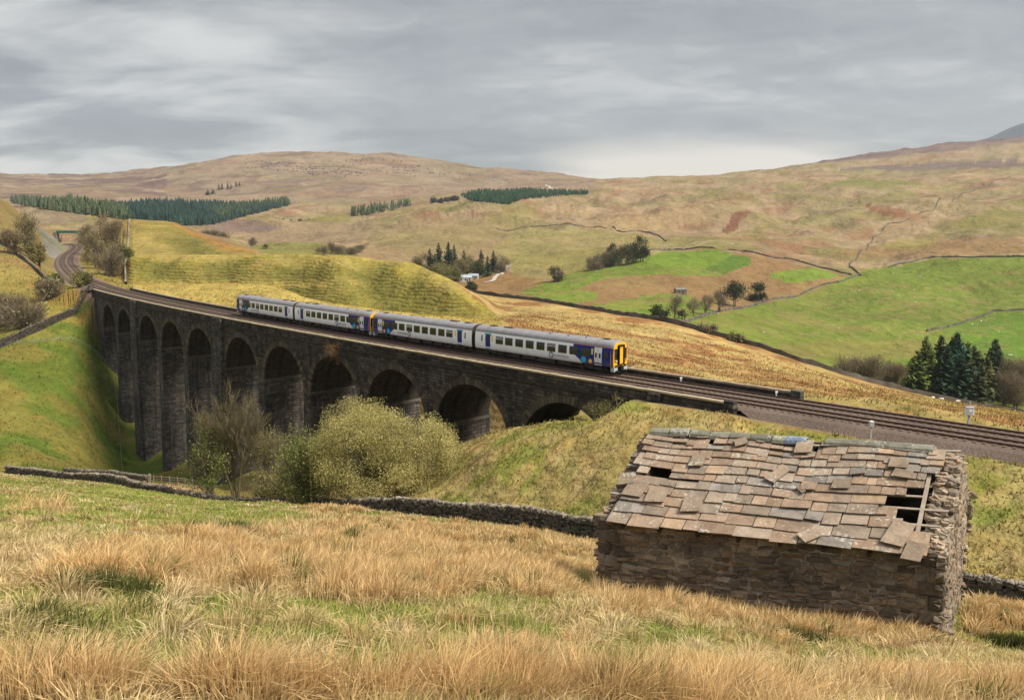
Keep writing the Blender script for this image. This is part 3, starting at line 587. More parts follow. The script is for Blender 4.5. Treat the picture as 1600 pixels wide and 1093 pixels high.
def build_track():
    S = np.concatenate([np.arange(-88, 188, 2.0), np.arange(188, S_END, 4.0)])
    mb = MB(); prof = []
    for s in S:
        b = (S_at_u(1140, NEAR, .3)-2 < s < 188); prof.append([(5.3, -1.0) if not b else (4.30, -.42), (4.05, -.30), (2.6, -.19), (-2.6, -.19), (-4.0, -.30), (-5.3, -1.0) if not b else (-4.0, -.42)])
    n = len(S); P = np.array([[tpos(s, o, z) for o, z in pr] for s, pr in zip(S, prof)]); k = 6
    i = np.arange(n-1)[:, None]*k; j = np.arange(k-1)[None]
    mb.add(P.reshape(-1, 3), np.stack([i+j, i+k+j, i+k+j+1, i+j+1], -1).reshape(-1, 4))
    tag(mb.build('ballast', BALLAST), kind='structure')
    for off, lab in ((1.7, 'nearer rusty railway track, hidden behind the near parapet on the viaduct'), (-1.7, 'farther rusty railway track carrying the passenger train')):
        L = tpos(0, off, 0); root = empty('railway_track', L, lab, 'railway track', 'two parallel railway tracks')
        for d in (-.7525, .7525):
            m = MB(); sweep(m, S, [(off+d-.045, -.17), (off+d+.045, -.17), (off+d+.036, 0), (off+d-.036, 0)])
            o = m.build('rail', RAILM, loc=L); o.parent = root; o.location = (0, 0, 0)
        m = MB()
        for s in np.concatenate([np.arange(-86, 190, .68), np.arange(190, S_END, 1.36)]):
            a = tpos(s-.13, off+1.28, -.26); b = tpos(s+.13, off+1.28, -.26); c = tpos(s+.13, off-1.28, -.26); d = tpos(s-.13, off-1.28, -.26); u = np.array([0, 0, .105])
            hexa(m, [a, d, c, b, a+u, d+u, c+u, b+u])
        o = m.build('sleepers', SLEEP, loc=L); o.parent = root; o.location = (0, 0, 0); o['kind'] = 'stuff'
build_track()

# ------------------------------------------------------------------ the viaduct
STONE = masonry('sooty_gritstone', (.096, .083, .070), (.031, .028, .0255), (.013, .012, .011), .95, .40, .03, lichen=.6, stain=.85, bump=.14)
STONE2 = masonry('sooty_gritstone_pier', (.125, .112, .099), (.044, .042, .041), (.018, .0175, .017), 1.1, .46, .035, lichen=.25, stain=.85, bump=.15)
SOFFIT = masonry('sooty_brick_vault', (.060, .050, .040), (.030, .026, .022), (.014, .012, .011), .7, .34, .03, stain=.7, bump=.05)
RINGM = mat('voussoir_stone', nz=(2.2, .5), nz2=(9, .3), bump=(5, .05), rough=.95, spec=.15)
COPEM = mat('pale_coping_stone', (.30, .25, .175), nz=(1.1, .5), nz2=(6, .3), bump=(5, .04), rough=.95, spec=.1)
STRM = mat('string_course_stone', (.048, .040, .031), nz=(1.6, .8), nz2=(7, .4), bump=(5, .04), rough=.95, spec=.1)
SA = S0+SP*np.arange(11)+EXW*np.array([0]*6+[1]*3+[2]*2); HALF, CROWN, RISE = 6.62, -2.68, 6.25
TOPZ, STRZ = .33, -.98                                          # coping top and string course, over the rail
def build_viaduct():
    L = tpos(82, 0, -38); L[2] = -56
    root = empty('viaduct', L, 'long curved dark stone railway viaduct with eleven arches crossing the ravine', 'viaduct')
    def put(mb, name, m, label=None, smooth=False):
        o = mb.build(name, m, loc=L, smooth=smooth); o.parent = root; o.location = (0, 0, 0)
        if label: o['label'] = label
        return o
    sl, sr = S_at_u(143.8, NEAR, TOPZ), S_at_u(1146, NEAR, TOPZ)
    fl, fr = S_at_u(207, -FAR, TOPZ), S_at_u(1254, -FAR, TOPZ)
    # faces of the spandrels, arch by arch, near and far, with the vaults between them
    mb = MB(); vb = MB()
    t = np.linspace(0, pi, 33); spr = CROWN-RISE
    bounds = [SA[0]-HALF]+[None]*10+[SA[-1]+HALF]
    for sgn, off in ((1, NEAR), (-1, -FAR)):
        for i, sc in enumerate(SA):
            lo = (SA[i-1]+sc)/2 if i else sc-HALF; hi = (SA[i+1]+sc)/2 if i < 10 else sc+HALF
            S = np.concatenate([[lo], sc-HALF*np.cos(t), [hi]]); zb = np.concatenate([[spr], spr+RISE*np.sin(t), [spr]])
            lev = [0, .25, .5, .75, 1]
            P = np.stack([tpos(S, off, zb*(1-q)+STRZ*q) for q in lev], 1); n = len(S)
            uv = np.stack([np.repeat(S[:, None], 5, 1), np.stack([zb*(1-q)+STRZ*q for q in lev], 1)], -1)
            a = np.arange(n-1)[:, None]*5; b = np.arange(4)[None]; Q = np.stack([a+b, a+5+b, a+6+b, a+1+b], -1).reshape(-1, 4)
            mb.add(P.reshape(-1, 3), Q if sgn < 0 else Q[:, ::-1], uv=uv.reshape(-1, 2))
    for sc in SA:
        S = sc-HALF*np.cos(t); zb = spr+RISE*np.sin(t); os_ = np.linspace(NEAR, -FAR, 6)
        P = np.stack([tpos(S, o, zb) for o in os_], 1); arc = np.concatenate([[0], np.cumsum(np.hypot(np.diff(S), np.diff(zb)))])
        uv = np.stack([np.repeat(os_[None], 33, 0), np.repeat(arc[:, None], 6, 1)], -1)
        a = np.arange(32)[:, None]*6; b = np.arange(5)[None]
        vb.add(P.reshape(-1, 3), np.stack([a+b, a+1+b, a+7+b, a+6+b], -1).reshape(-1, 4), uv=uv.reshape(-1, 2))
    put(mb, 'spandrel_wall', STONE); put(vb, 'arch_vault', SOFFIT)
    rng = np.random.default_rng(5)
    for sc in SA:                                               # ring of voussoirs round each opening
        nv = 39; e = np.linspace(0, pi, nv+1)
        for off, d in ((NEAR, 1), (-FAR, -1)):
            m = MB()
            for k in range(nv):
                a, b = e[k]+.006, e[k+1]-.006; dep = rng.uniform(.72, .98); pr = rng.uniform(.02, .06)*d; c = np.array([.085, .071, .054])*rng.uniform(.55, 1.35)
                q = [(sc-(HALF+x)*cos(w), spr+(RISE+x)*sin(w)) for w, x in ((a, -.02), (b, -.02), (b, dep), (a, dep))]
                V = [tpos(s, off-.15*d, z) for s, z in q]+[tpos(s, off+pr, z) for s, z in q]; hexa(m, V if d > 0 else V[4:]+V[:4], col=c)
            put(m, 'arch_ring', RINGM)
    for i in range(10):                                          # battered piers down to the ravine floor
        c = (SA[i]+SA[i+1])/2; w = SA[i+1]-SA[i]-2*HALF; king = i in (5, 8)
        g = min(gz(*tpos(c, o, 0)[:2]) for o in (-6, -2, 2, 6))-1.5; zr = float(tpos(c, 0, 0)[2]); m = MB()
        lv = np.linspace(0, 1, 7); H = zr+spr-g; dz = spr-H*lv
        for q in range(6):
            V = []; U = []
            for l, zz in ((lv[q+1], dz[q+1]), (lv[q], dz[q])):
                hw = w/2+.015*H*l; ex = .018*H*l
                for s, o in ((-1, -FAR-ex), (1, -FAR-ex), (1, NEAR+ex), (-1, NEAR+ex)): V.append(tpos(c+s*hw, o, zz)); U.append((c+s*hw+o*1.0, zz))
            V = np.array(V)[[3, 2, 1, 0, 7, 6, 5, 4]]; U = np.array(U)[[3, 2, 1, 0, 7, 6, 5, 4]]
            m.add(V, BOXQ[2:], uv=U)
        mi = MB()
        sw = w/2+.16                                            # impost course at the springing
        V = [tpos(c+s*sw, o, z) for z in (spr-.42, spr-.02) for s, o in ((-1, NEAR+.12), (1, NEAR+.12), (1, -FAR-.12), (-1, -FAR-.12))]
        hexa(m, V, uv=[(0, 0)]*8); put(m, 'pier', STONE2, 'thick king pier between groups of arches' if king else None)
        if king:
            for off, d in ((NEAR, 1), (-FAR, -1)):
                m = MB(); ww = w/2-.35; V = []; U = []
                for zz, ex in ((g-zr, .018*H+.55), (STRZ-.1, .5), (TOPZ-.28, .5)):
                    for s, o in ((-1, off-.3*d), (1, off-.3*d), (1, off+ex*d), (-1, off+ex*d)): V.append(tpos(c+s*(ww+(.012*H if zz < -9 else 0)), o, zz)); U.append((c+s*ww+o, zz))
                V = np.array(V); U = np.array(U); o_ = [3, 2, 1, 0] if d > 0 else [0, 1, 2, 3]
                for b in (0, 4): hexa(m, np.vstack([V[b:b+4][o_], V[b+4:b+8][o_]]), uv=np.vstack([U[b:b+4][o_], U[b+4:b+8][o_]]))
                put(m, 'pilaster', STONE2)
    for a, b in ((min(sr, fr)+1.2, SA[0]-HALF), (SA[-1]+HALF, max(sl, fl))):    # solid abutments
        m = MB(); S = np.linspace(a, b, 12); zd = -17.0 if a < 50 else -22.0
        for off in (NEAR, -FAR):
            rows = np.linspace(STRZ, zd, 6); P = np.stack([tpos(S, off, z) for z in rows], 1); i = np.arange(11)[:, None]*6; j = np.arange(5)[None]
            uv = np.stack([np.repeat(S[:, None], 6, 1), np.repeat(rows[None], 12, 0)], -1).reshape(-1, 2); Q = np.stack([i+j, i+6+j, i+7+j, i+1+j], -1).reshape(-1, 4)
            m.add(P.reshape(-1, 3), Q, uv=uv)
        for e, o in ((SA[0]-HALF if a < 50 else a, 1), (b if a > 50 else a, -1)):
            V = np.array([tpos(e, NEAR, STRZ), tpos(e, -FAR, STRZ), tpos(e, -FAR, zd), tpos(e, NEAR, zd)]); m.add(V, [[0, 1, 2, 3]], uv=[(0, STRZ), (9, STRZ), (9, zd), (0, zd)])
        put(m, 'abutment', STONE2)
    for off, d, a, b in ((NEAR, 1, sr, sl), (-FAR, -1, fr, fl)):
        S = np.linspace(a, b, 110)
        m = MB(); sweep(m, S, [(off+.14*d, STRZ-.22), (off+.17*d, STRZ+.05), (off-.1*d, STRZ+.10), (off-.1*d, STRZ-.22)]); put(m, 'string_course', STRM)
        m = MB(); sweep(m, S, [(off-.015*d, STRZ-.05), (off-.015*d, TOPZ-.2), (off-.50*d, TOPZ-.2), (off-.50*d, STRZ-.05)]); put(m, 'parapet', STONE)
        m = MB(); q = a
        while q < b-.5:                                           # coping laid in long slabs
            ln = min(rng.uniform(1.1, 1.7), b-q); h = rng.uniform(-.02, .02); e = rng.uniform(.0, .03)
            sweep(m, np.array([q+.015, q+ln-.015]), [(off+(.05+e)*d, TOPZ-.2), (off+(.05+e)*d, TOPZ+h-.02), (off-.56*d, TOPZ+h), (off-.56*d, TOPZ-.2)], col=np.array([1, 1, 1])*rng.uniform(.7, 1.15)); q += ln
        put(m, 'coping', COPEM)
        for e, w in ((a, .9), (b, -.9)):                         # square end pillars of the parapet
            m = MB(); q = np.array([e-.1*np.sign(w), e+w]); sweep(m, np.sort(q), [(off+.16*d, -2.2), (off+.16*d, TOPZ+.12), (off-.66*d, TOPZ+.12), (off-.66*d, -2.2)]); put(m, 'end_pillar', STONE2)
    for u in (1024,):
        e = S_at_u(u, NEAR, TOPZ); m = MB(); sweep(m, np.array([e-.7, e+.7]), [(NEAR+.45, -5.5), (NEAR+.42, TOPZ-.26), (NEAR-.1, TOPZ-.26), (NEAR-.1, -5.5)]); put(m, 'buttress', STONE2)
build_viaduct()

# ------------------------------------------------------------------ the train
def livery():
    m = bpy.data.materials.new('train_paint'); m.use_nodes = True; nt = m.node_tree; b = nt.nodes['Principled BSDF']
    a = N(nt, 'ShaderNodeAttribute', attribute_name='UVm'); s = N(nt, 'ShaderNodeSeparateXYZ'); nt.links.new(a.outputs['Vector'], s.inputs[0]); x, z = s.outputs[0], s.outputs[1]
    mr = N(nt, 'ShaderNodeMapRange', interpolation_type='SMOOTHSTEP'); nt.links.new(z, mr.inputs[0]); mr.inputs[1].default_value = .8; mr.inputs[2].default_value = 2.1; mr.inputs[3].default_value = 4.4; mr.inputs[4].default_value = 5.75
    blue = math_node(nt, 'LESS_THAN', x, mr.outputs[0])
    c = mix_col(nt, blue, (.90, .91, .92), (.006, .022, .19))
    stripe = math_node(nt, 'MULTIPLY', math_node(nt, 'GREATER_THAN', z, 2.985), math_node(nt, 'LESS_THAN', x, 6.2)); c = mix_col(nt, stripe, c, (.62, .20, .03))
    st2 = math_node(nt, 'MULTIPLY', math_node(nt, 'GREATER_THAN', z, 2.985), math_node(nt, 'GREATER_THAN', x, 6.2)); c = mix_col(nt, st2, c, (.45, .45, .46))
    g = N(nt, 'ShaderNodeNewGeometry'); d = noise_tex(nt, g.outputs['Position'], .9, 5, .6)
    lowz = N(nt, 'ShaderNodeMapRange'); nt.links.new(z, lowz.inputs[0]); lowz.inputs[1].default_value = 1.75; lowz.inputs[2].default_value = .85
    c = mix_col(nt, math_node(nt, 'MULTIPLY', lowz.outputs[0], math_node(nt, 'MULTIPLY', d, .85)), c, (.20, .16, .12))
    c = mix_col(nt, math_node(nt, 'MULTIPLY', d, .05), c, (.25, .21, .18))
    nt.links.new(c, b.inputs['Base Color']); b.inputs['Roughness'].default_value = .45; b.inputs['Specular IOR Level'].default_value = .2
    return m
PAINT = livery()
ROOFM = mat('train_roof', (.22, .22, .24), nz=(.8, .3), nz2=(5, .15), rough=.6)
GLASS = mat('dark_tinted_glass', (.018, .018, .016), nz=None, rough=.08, spec=.6)
WHITED = mat('white_door_paint', (.74, .74, .75), nz=(1.2, .15), rough=.45, spec=.4); BLUED = mat('blue_door_paint', (.012, .03, .20), nz=(1.2, .15), rough=.4, spec=.25)
YELL = mat('warning_yellow', (.80, .40, .015), nz=(1.5, .12), rough=.5, spec=.4); BLK = mat('black_rubber', (.012, .012, .012), nz=(3, .3), rough=.7)
UNDER = mat('brake_dust', (.045, .035, .028), nz=(2, .5), rough=.85); GREYP = mat('grey_valance', (.40, .41, .42), nz=(2, .25), rough=.55)
CYAN = mat('cyan_sticker', (.02, .42, .66), nz=None, rough=.5); ORAN = mat('orange_sticker', (.85, .38, .05), nz=None, rough=.5); TEAL = mat('teal_sticker', (.03, .33, .33), nz=None, rough=.5)
PALE = mat('pale_panel', (.55, .55, .55), nz=(3, .2), rough=.6); YST = mat('yellow_sticker', (.80, .62, .16), nz=None, rough=.5); MAG = mat('violet_sticker', (.30, .10, .45), nz=None, rough=.5)
LAMP = mat('lamp_lens', (.85, .85, .8), nz=None, rough=.1, spec=.6); NAVY = mat('navy_lettering', (.02, .03, .14), nz=None, rough=.5); GREYL = mat('grey_lettering', (.26, .27, .32), nz=None, rough=.5)
SEC = [(1.27, .86), (1.35, 1.05), (1.37, 1.7), (1.36, 2.3), (1.31, 2.8), (1.265, 3.05)]
ROOFS = [(1.265, 3.05), (1.20, 3.25), (1.06, 3.44), (.82, 3.60), (.45, 3.71), (0, 3.75)]
def half_w(z): return float(np.interp(z, [p[1] for p in SEC], [p[0] for p in SEC]))
CAR_L = 22.5
def loft(mb, prof, xs, sc, zs=None, cap0=False, cap1=False, mi=0):
    k = len(prof); P = []; U = []
    for i, (x, s) in enumerate(zip(xs, sc)):
        for y, z in prof: P.append((x, y*s, (z-1.0)*(1 if zs is None else zs[i])+1.0)); U.append((x, z))
    n = len(xs); i = np.arange(n-1)[:, None]*k; j = np.arange(k-1)[None]
    mb.add(P, np.stack([i+j, i+j+1, i+k+j+1, i+k+j], -1).reshape(-1, 4), uv=U, mi=mi)
    return np.array(P).reshape(n, k, 3)
def build_carriage(root):
    m = MB(); xs = [0, .18, .5, 1.2, 3, 4.4, 5.0, 6, 8, 12, 16, 20, CAR_L]; sc = [.90, .955, .985, 1, 1, 1, 1, 1, 1, 1, 1, 1, 1]; zs = [.955, .98, .995]+[1]*10
    full = [(y, z) for y, z in SEC]+[(y, z) for y, z in ROOFS[1:]]
    for sg in (1, -1):
        pr = [(sg*y, z) for y, z in SEC]; loft(m, pr if sg < 0 else pr[::-1], xs, sc, zs)
    # ends and floor
    for x, s, z_, fl in ((0, .90, .955, 1), (CAR_L, 1, 1, -1)):
        ring = [(y, z) for y, z in full]+[(-y, z) for y, z in full[-2::-1]]; V = [(x, y*s, (z-1)*z_+1) for y, z in ring]; k = len(V)
        m.add(V, None, [[0, a, a+1] if fl > 0 else [0, a+1, a] for a in range(1, k-1)], uv=[(3.0 if fl > 0 else 12, 1.6)]*k, mi=0 if fl > 0 else 1)
    m.add([(0, -1.14, .86), (CAR_L, -1.27, .86), (CAR_L, 1.27, .86), (0, 1.14, .86)], [[3, 2, 1, 0]], uv=[(12, .9)]*4)
    car = m.build('carriage', [PAINT, UNDER], root)
    # everything below is a piece of the carriage
    r = MB(); full_r = [(y, z) for y, z in ROOFS]+[(-y, z) for y, z in ROOFS[-2::-1]]; full_r = [(y*1.004, z+.004) for y, z in full_r]
    loft(r, full_r[::-1], xs, sc, zs)
    for x in np.arange(2.5, CAR_L-1, 1.5):                        # ribs across the roof
        loft(r, [(y*1.006, z+.02) for y, z in full_r[::-1]], [x, x+.05], [1, 1])
    r.build('roof', ROOFM, car, smooth=False)
    def panel(name, mt, x0, x1, z0, z1, side, proud=.018, label=None, thick=.03):
        q = MB(); V = []
        for z, pr in ((z0, 0), (z1, 0)):
            y0 = half_w(z)
            V += [(x0, side*(y0-thick), z), (x1, side*(y0-thick), z), (x1, side*(y0+proud), z), (x0, side*(y0+proud), z)]
        V = np.array(V); hexa(q, V if side > 0 else V[[3, 2, 1, 0, 7, 6, 5, 4]]); o = q.build(name, mt, car)
        if label: o['label'] = label
        return o
    for sd_ in (1, -1):
        for k, x in enumerate((3.86, 5.66, 7.39, 9.17, 10.9, 12.7, 14.5, 16.3, 18.0)):
            w = MB()
            for z0, z1 in ((1.74, 2.3), (2.3, 2.68)):
                y0, y1 = half_w(z0), half_w(z1)
                V = np.array([(x-.66, sd_*(y0-.03), z0), (x+.66, sd_*(y0-.03), z0), (x+.66, sd_*(y0+.018), z0), (x-.66, sd_*(y0+.018), z0), (x-.66, sd_*(y1-.03), z1), (x+.66, sd_*(y1-.03), z1), (x+.66, sd_*(y1+.018), z1), (x-.66, sd_*(y1+.018), z1)])
                hexa(w, V if sd_ > 0 else V[[3, 2, 1, 0, 7, 6, 5, 4]])
            if k in (3, 8):                                       # opening hopper: pale bars across
                for zz in (2.36, 2.52): box(w, (x, sd_*(half_w(zz)+.02), zz), (1.3, .02, .05), mi=1)
            w.build('window', [GLASS, WHITED], car)
        panel('cab_window', GLASS, .62, 1.12, 1.85, 2.62, sd_, .034)
        # double leaf door by the cab, single door at the inner end
        for a, b in ((1.52, 2.03), (2.07, 2.58)):
            d = MB(); V = []
            for z in (.93, 1.7, 2.3, 2.92):
                V += [(a, sd_*(half_w(z)-.02), z), (b, sd_*(half_w(z)-.02), z), (b, sd_*(half_w(z)+.03), z), (a, sd_*(half_w(z)+.03), z)]
            V = np.array(V)
            for e in range(0, 12, 4): q = V[e:e+8]; hexa(d, q if sd_ > 0 else q[[3, 2, 1, 0, 7, 6, 5, 4]])
            V = np.array([(a+.13, sd_*(half_w(z)-.01), z) if i == 0 else (b-.13, sd_*(half_w(z)-.01), z) if i == 1 else (b-.13, sd_*(half_w(z)+.042), z) if i == 2 else (a+.13, sd_*(half_w(z)+.042), z) for z in (1.75, 2.28) for i in range(4)])
            hexa(d, V if sd_ > 0 else V[[3, 2, 1, 0, 7, 6, 5, 4]], mi=1); d.build('door', [WHITED, GLASS], car)['label'] = 'white sliding door leaf'
        d = MB()
        for z0, z1, x0, x1, pr, mi in ((.93, 1.7, 19.65, 20.55, .03, 0), (1.7, 2.3, 19.65, 20.55, .03, 0), (2.3, 2.92, 19.65, 20.55, .03, 0), (1.78, 2.58, 19.92, 20.28, .042, 1)):
            V = np.array([(x0 if i in (0, 3) else x1, sd_*(half_w(z)+(-.02 if i < 2 else pr)), z) for z in (z0, z1) for i in range(4)]); hexa(d, V if sd_ > 0 else V[[3, 2, 1, 0, 7, 6, 5, 4]], mi=mi)
        d.build('door', [BLUED, GLASS], car)['label'] = 'dark blue single door'
        panel('door_sign', TEAL, 19.5, 20.7, 2.76, 2.9, sd_, .034); panel('poster', YST, 19.12, 19.42, 2.0, 2.75, sd_, .04); panel('poster', YST, 2.78, 3.02, 2.05, 2.72, sd_, .04)
        panel('slit_window', GLASS, 21.1, 21.3, 1.85, 2.62, sd_, .036)
        def disc(name, mt, x, z, rr, pr=.02, ring=0):
            q = MB(); a = np.arange(20)*2*pi/20; V = [(x+rr*cos(t), sd_*(half_w(z+rr*sin(t))+pr), z+rr*sin(t)) for t in a]; q.add(V, None, [[0, k, k+1] if sd_ < 0 else [0, k+1, k] for k in range(1, 19)])
            if ring: q.add([(x+ring*cos(t), sd_*(half_w(z)+pr+.006), z+ring*sin(t)) for t in a], None, [[0, k, k+1] if sd_ < 0 else [0, k+1, k] for k in range(1, 19)], mi=1)
            q.build(name, mt, car)
        disc('roundel', [CYAN, BLUED], 4.15, 1.36, .36, .02); disc('roundel', [ORAN, YST], 3.15, 1.27, .26, .02, .15); disc('roundel', MAG, 4.62, 1.30, .10)
        disc('logo', [NAVY, WHITED], 9.15, 1.36, .36, .02, .24)
        # the operator's name and its n in a ring
        for body, x0, size, mt in (('n', 9.15, .40, NAVY), ('NORTHERN', 7.55, .42, GREYL)):
            cu = bpy.data.curves.new('lettering', 'FONT'); cu.body = body; cu.size = size; cu.align_x = 'CENTER'; cu.align_y = 'CENTER'; cu.extrude = .003; cu.resolution_u = 3
            tmp = bpy.data.objects.new('tmp', cu); COL.objects.link(tmp); dg = bpy.context.evaluated_depsgraph_get(); me = bpy.data.meshes.new_from_object(tmp.evaluated_get(dg))
            co = np.zeros(len(me.vertices)*3, np.float32); me.vertices.foreach_get('co', co); co = co.reshape(-1, 3)
            X = x0-co[:, 0]*sd_; zz = 1.34+co[:, 1]; yy = sd_*(np.interp(zz, [p[1] for p in SEC], [p[0] for p in SEC])+.032+co[:, 2]*1.0)
            me.vertices.foreach_set('co', np.stack([X, yy, zz], 1).astype(np.float32).ravel()); me.materials.clear(); me.materials.append(mt); me.update()
            bpy.data.objects.remove(tmp); o = bpy.data.objects.new('lettering', me); COL.objects.link(o); o.parent = car
        for x, ln, h in ((7.2, 2.2, .48), (10.0, 2.6, .55), (13.0, 2.0, .45), (15.4, 1.4, .5)):
            q = MB(); box(q, (x, sd_*.95, .84-h/2), (ln, .5, h)); box(q, (x+.2, sd_*1.17, .84-h/2), (ln*.6, .1, h*.7)); q.build('equipment_box', UNDER, car)
    for x in (3.3, 19.2):
        q = MB()
        for y in (-.98, .98): box(q, (x, y, .55), (3.4, .16, .2)); box(q, (x, y*1.08, .62), (.8, .2, .45)); [box(q, (x+e, y*1.04, .42), (.34, .22, .34)) for e in (-1.3, 1.3)]
        box(q, (x, 0, .62), (2.0, 1.9, .3)); q.build('bogie', UNDER, car)
        for e in (-1.3, 1.3):
            for y in (-.75, .75):
                q = MB(); a = np.arange(18)*2*pi/18; V = [(x+e+.42*cos(t), y+d, .42+.42*sin(t)) for d in (-.065, .065) for t in a]
                q.add(V, [[i, (i+1) % 18, 18+(i+1) % 18, 18+i] for i in range(18)], [[0, i+1, i] for i in range(1, 17)]+[[18, 18+i, 19+i] for i in range(1, 17)]); q.build('wheel', UNDER, car)
    for x, ln, w in ((1.9, .9, .55), (4.6, .18, .16), (7.3, .18, .16), (10.2, .18, .16), (17.6, 1.5, .6), (20.3, 1.1, .6)):
        q = MB(); box(q, (x, .42 if ln < .3 else 0, 3.74), (ln, w, .10))
        if ln > .3: [box(q, (x, e, 3.77), (ln*.9, .05, .1)) for e in (-.2, -.07, .07, .2)]
        q.build('roof_vent', UNDER, car)
    # cab end
    q = MB(); yz = [(y*.905, (z-1)*.957+1) for y, z in full]; ring = yz+[(-y, z) for y, z in yz[-2::-1]]; ring = [p for p in ring if p[1] < 3.62]; k = len(ring)
    V = [(-.05, y*.985, z) for y, z in ring]+[(.30, y*1.075, z) for y, z in ring]
    q.add(V, [[i, k+i, k+i+1, i+1] for i in range(k-1)]+[[k-1, 2*k-1, k, 0]], [[0, i, i+1] for i in range(1, k-1)]); q.build('cab_front', YELL, car)
    for s in (-1, 1):
        q = MB(); box(q, (-.06, s*.77, 2.30), (.04, .66, 1.18)); q.build('windscreen', GLASS, car)
        q = MB(); box(q, (-.06, s*.80, 1.52), (.05, .5, .26)); box(q, (-.09, s*.70, 1.53), (.03, .15, .15), mi=1); box(q, (-.09, s*.92, 1.53), (.03, .12, .12), mi=2); q.build('headlight', [BLK, LAMP, ORAN], car)
        q = MB(); box(q, (.15, s*.86, .60), (.5, .62, .52)); q.build('valance', GREYP, car)
        q = MB(); box(q, (-.10, s*.80, .98), (.2, .42, .14)); q.build('step', BLK, car)
        q = MB(); tube(q, [(-.09, s*.62, 1.80), (-.10, s*.80, 2.2)], .018, 4); q.build('wiper', BLK, car)
    q = MB()
    for c, d in (((-.16, -.44, 2.2), (.26, .12, 2.2)), ((-.16, .44, 2.2), (.26, .12, 2.2)), ((-.16, 0, 3.26), (.26, .76, .14)), ((-.14, 0, 1.12), (.22, .76, .1))): box(q, c, d)
    q.build('gangway', BLK, car)
    q = MB(); box(q, (-.10, 0, 2.18), (.1, .74, 2.0)); q.build('gangway_door', YELL, car)
    q = MB(); box(q, (-.15, 0, .72), (.5, .36, .34)); box(q, (-.32, 0, .72), (.12, .46, .46)); box(q, (-.1, 0, .42), (.2, 1.9, .12)); q.build('coupler', BLK, car)
    q = MB(); box(q, (CAR_L+.16, 0, 2.05), (.36, 1.15, 2.2)); [box(q, (CAR_L+.05+.09*e, 0, 2.05), (.04, 1.3, 2.34)) for e in range(4)]; q.build('gangway', BLK, car)
    return car
def build_train():
    L = tpos(46.4, -1.7, 0); root = empty('passenger_train', L, 'white and navy four carriage passenger train with yellow cab crossing the stone viaduct', 'train')
    proto = build_carriage(root); made = []
    for k in range(4):
        c = proto
        if k:
            c = proto.copy(); COL.objects.link(c); c.parent = root
            for ch in proto.children:
                d = ch.copy(); COL.objects.link(d); d.parent = c
        made.append(c)
    labs = ['leading carriage with yellow cab end facing right', 'second carriage, its blue cab end coupled to the third', 'third carriage, its blue cab end coupled to the second', 'rearmost carriage at the left end of the train']
    for k, c in enumerate(made):
        a, b = tpos(.35+23.2*k, -1.7, 0), tpos(.35+23.2*k+22.5, -1.7, 0)
        if k % 2: a, b = b, a
        c.location = a-L; d = b-a; c.rotation_euler = (0, -math.atan2(d[2], math.hypot(d[0], d[1])), math.atan2(d[1], d[0])); c['label'] = labs[k]
build_train()
# ------------------------------------------------------------------ the stone barn
def slate_material():
    m = mat('stone_slate', nz=(3.2, .45), nz2=(14, .3), rough=.95, spec=.1, bump=(9, .02)); nt = m.node_tree; b = nt.nodes['Principled BSDF']
    c = b.inputs['Base Color'].links[0].from_socket; g = N(nt, 'ShaderNodeNewGeometry'); pos = g.outputs['Position']
    big = noise_tex(nt, pos, 1.3, 3, .5); sm = noise_tex(nt, pos, 11.0, 3, .55)
    l = ramp(nt, math_node(nt, 'ADD', math_node(nt, 'MULTIPLY', big, .45), math_node(nt, 'MULTIPLY', sm, .55)), [(.585, 0.0), (.62, 1.0)])
    c = mix_col(nt, math_node(nt, 'MULTIPLY', l, .8), c, (.40, .39, .35))
    dk = ramp(nt, noise_tex(nt, pos, 2.1, 5, .65), [(.55, 0.0), (.72, .6)]); c = mix_col(nt, dk, c, (.095, .08, .068))
    nt.links.new(c, b.inputs['Base Color']); return m
SLATE = slate_material()
RUBBLE = mat('rubble_stone', nz=(.9, .75), nz2=(9, .5), bump=(8, .05), rough=.97, spec=.1)
MORTAR = mat('lime_mortar', (.27, .245, .205), nz=(.9, 1.0), nz2=(10, .4), bump=(12, .03), rough=1, spec=.05)
WOOD = mat('weathered_timber', (.30, .255, .22), nz=(5, .4), rough=.9, spec=.1); DWOOD = mat('dark_timber', (.06, .048, .04), nz=(5, .4), rough=.9, spec=.1)
BA = np.array([2.574, 23.714, -10.928]); BH = -.433; BL, BW, WH, RS = 9.142, 6.12, 2.40, 1.966; BT = .043
BD = np.array([cos(BH), sin(BH), 0]); _na = BH+pi/2-.145; BN = np.array([cos(_na), sin(_na), 0]); BUP = np.array([0, 0, 1.])
def bp(p, q, h):
    p, q, h = np.broadcast_arrays(np.asarray(p, float), q, h)
    return BA+p[..., None]*BD+q[..., None]*BN+(h+BT*p)[..., None]*BUP
def stone_cols(n, rng, dark=1.0):
    base = np.array([(.125, .100, .076), (.088, .076, .065), (.165, .135, .105), (.15, .105, .068), (.062, .055, .049), (.20, .18, .152), (.14, .118, .096)])
    base = base*.6+base.mean(0)*.4; w = np.array([.26, .2, .14, .14, .12, .06, .08]); c = base[rng.choice(len(base), n, p=w)]
    return c*rng.uniform(.7, 1.2, (n, 1))*dark*np.array([1.55, 1.50, 1.46])
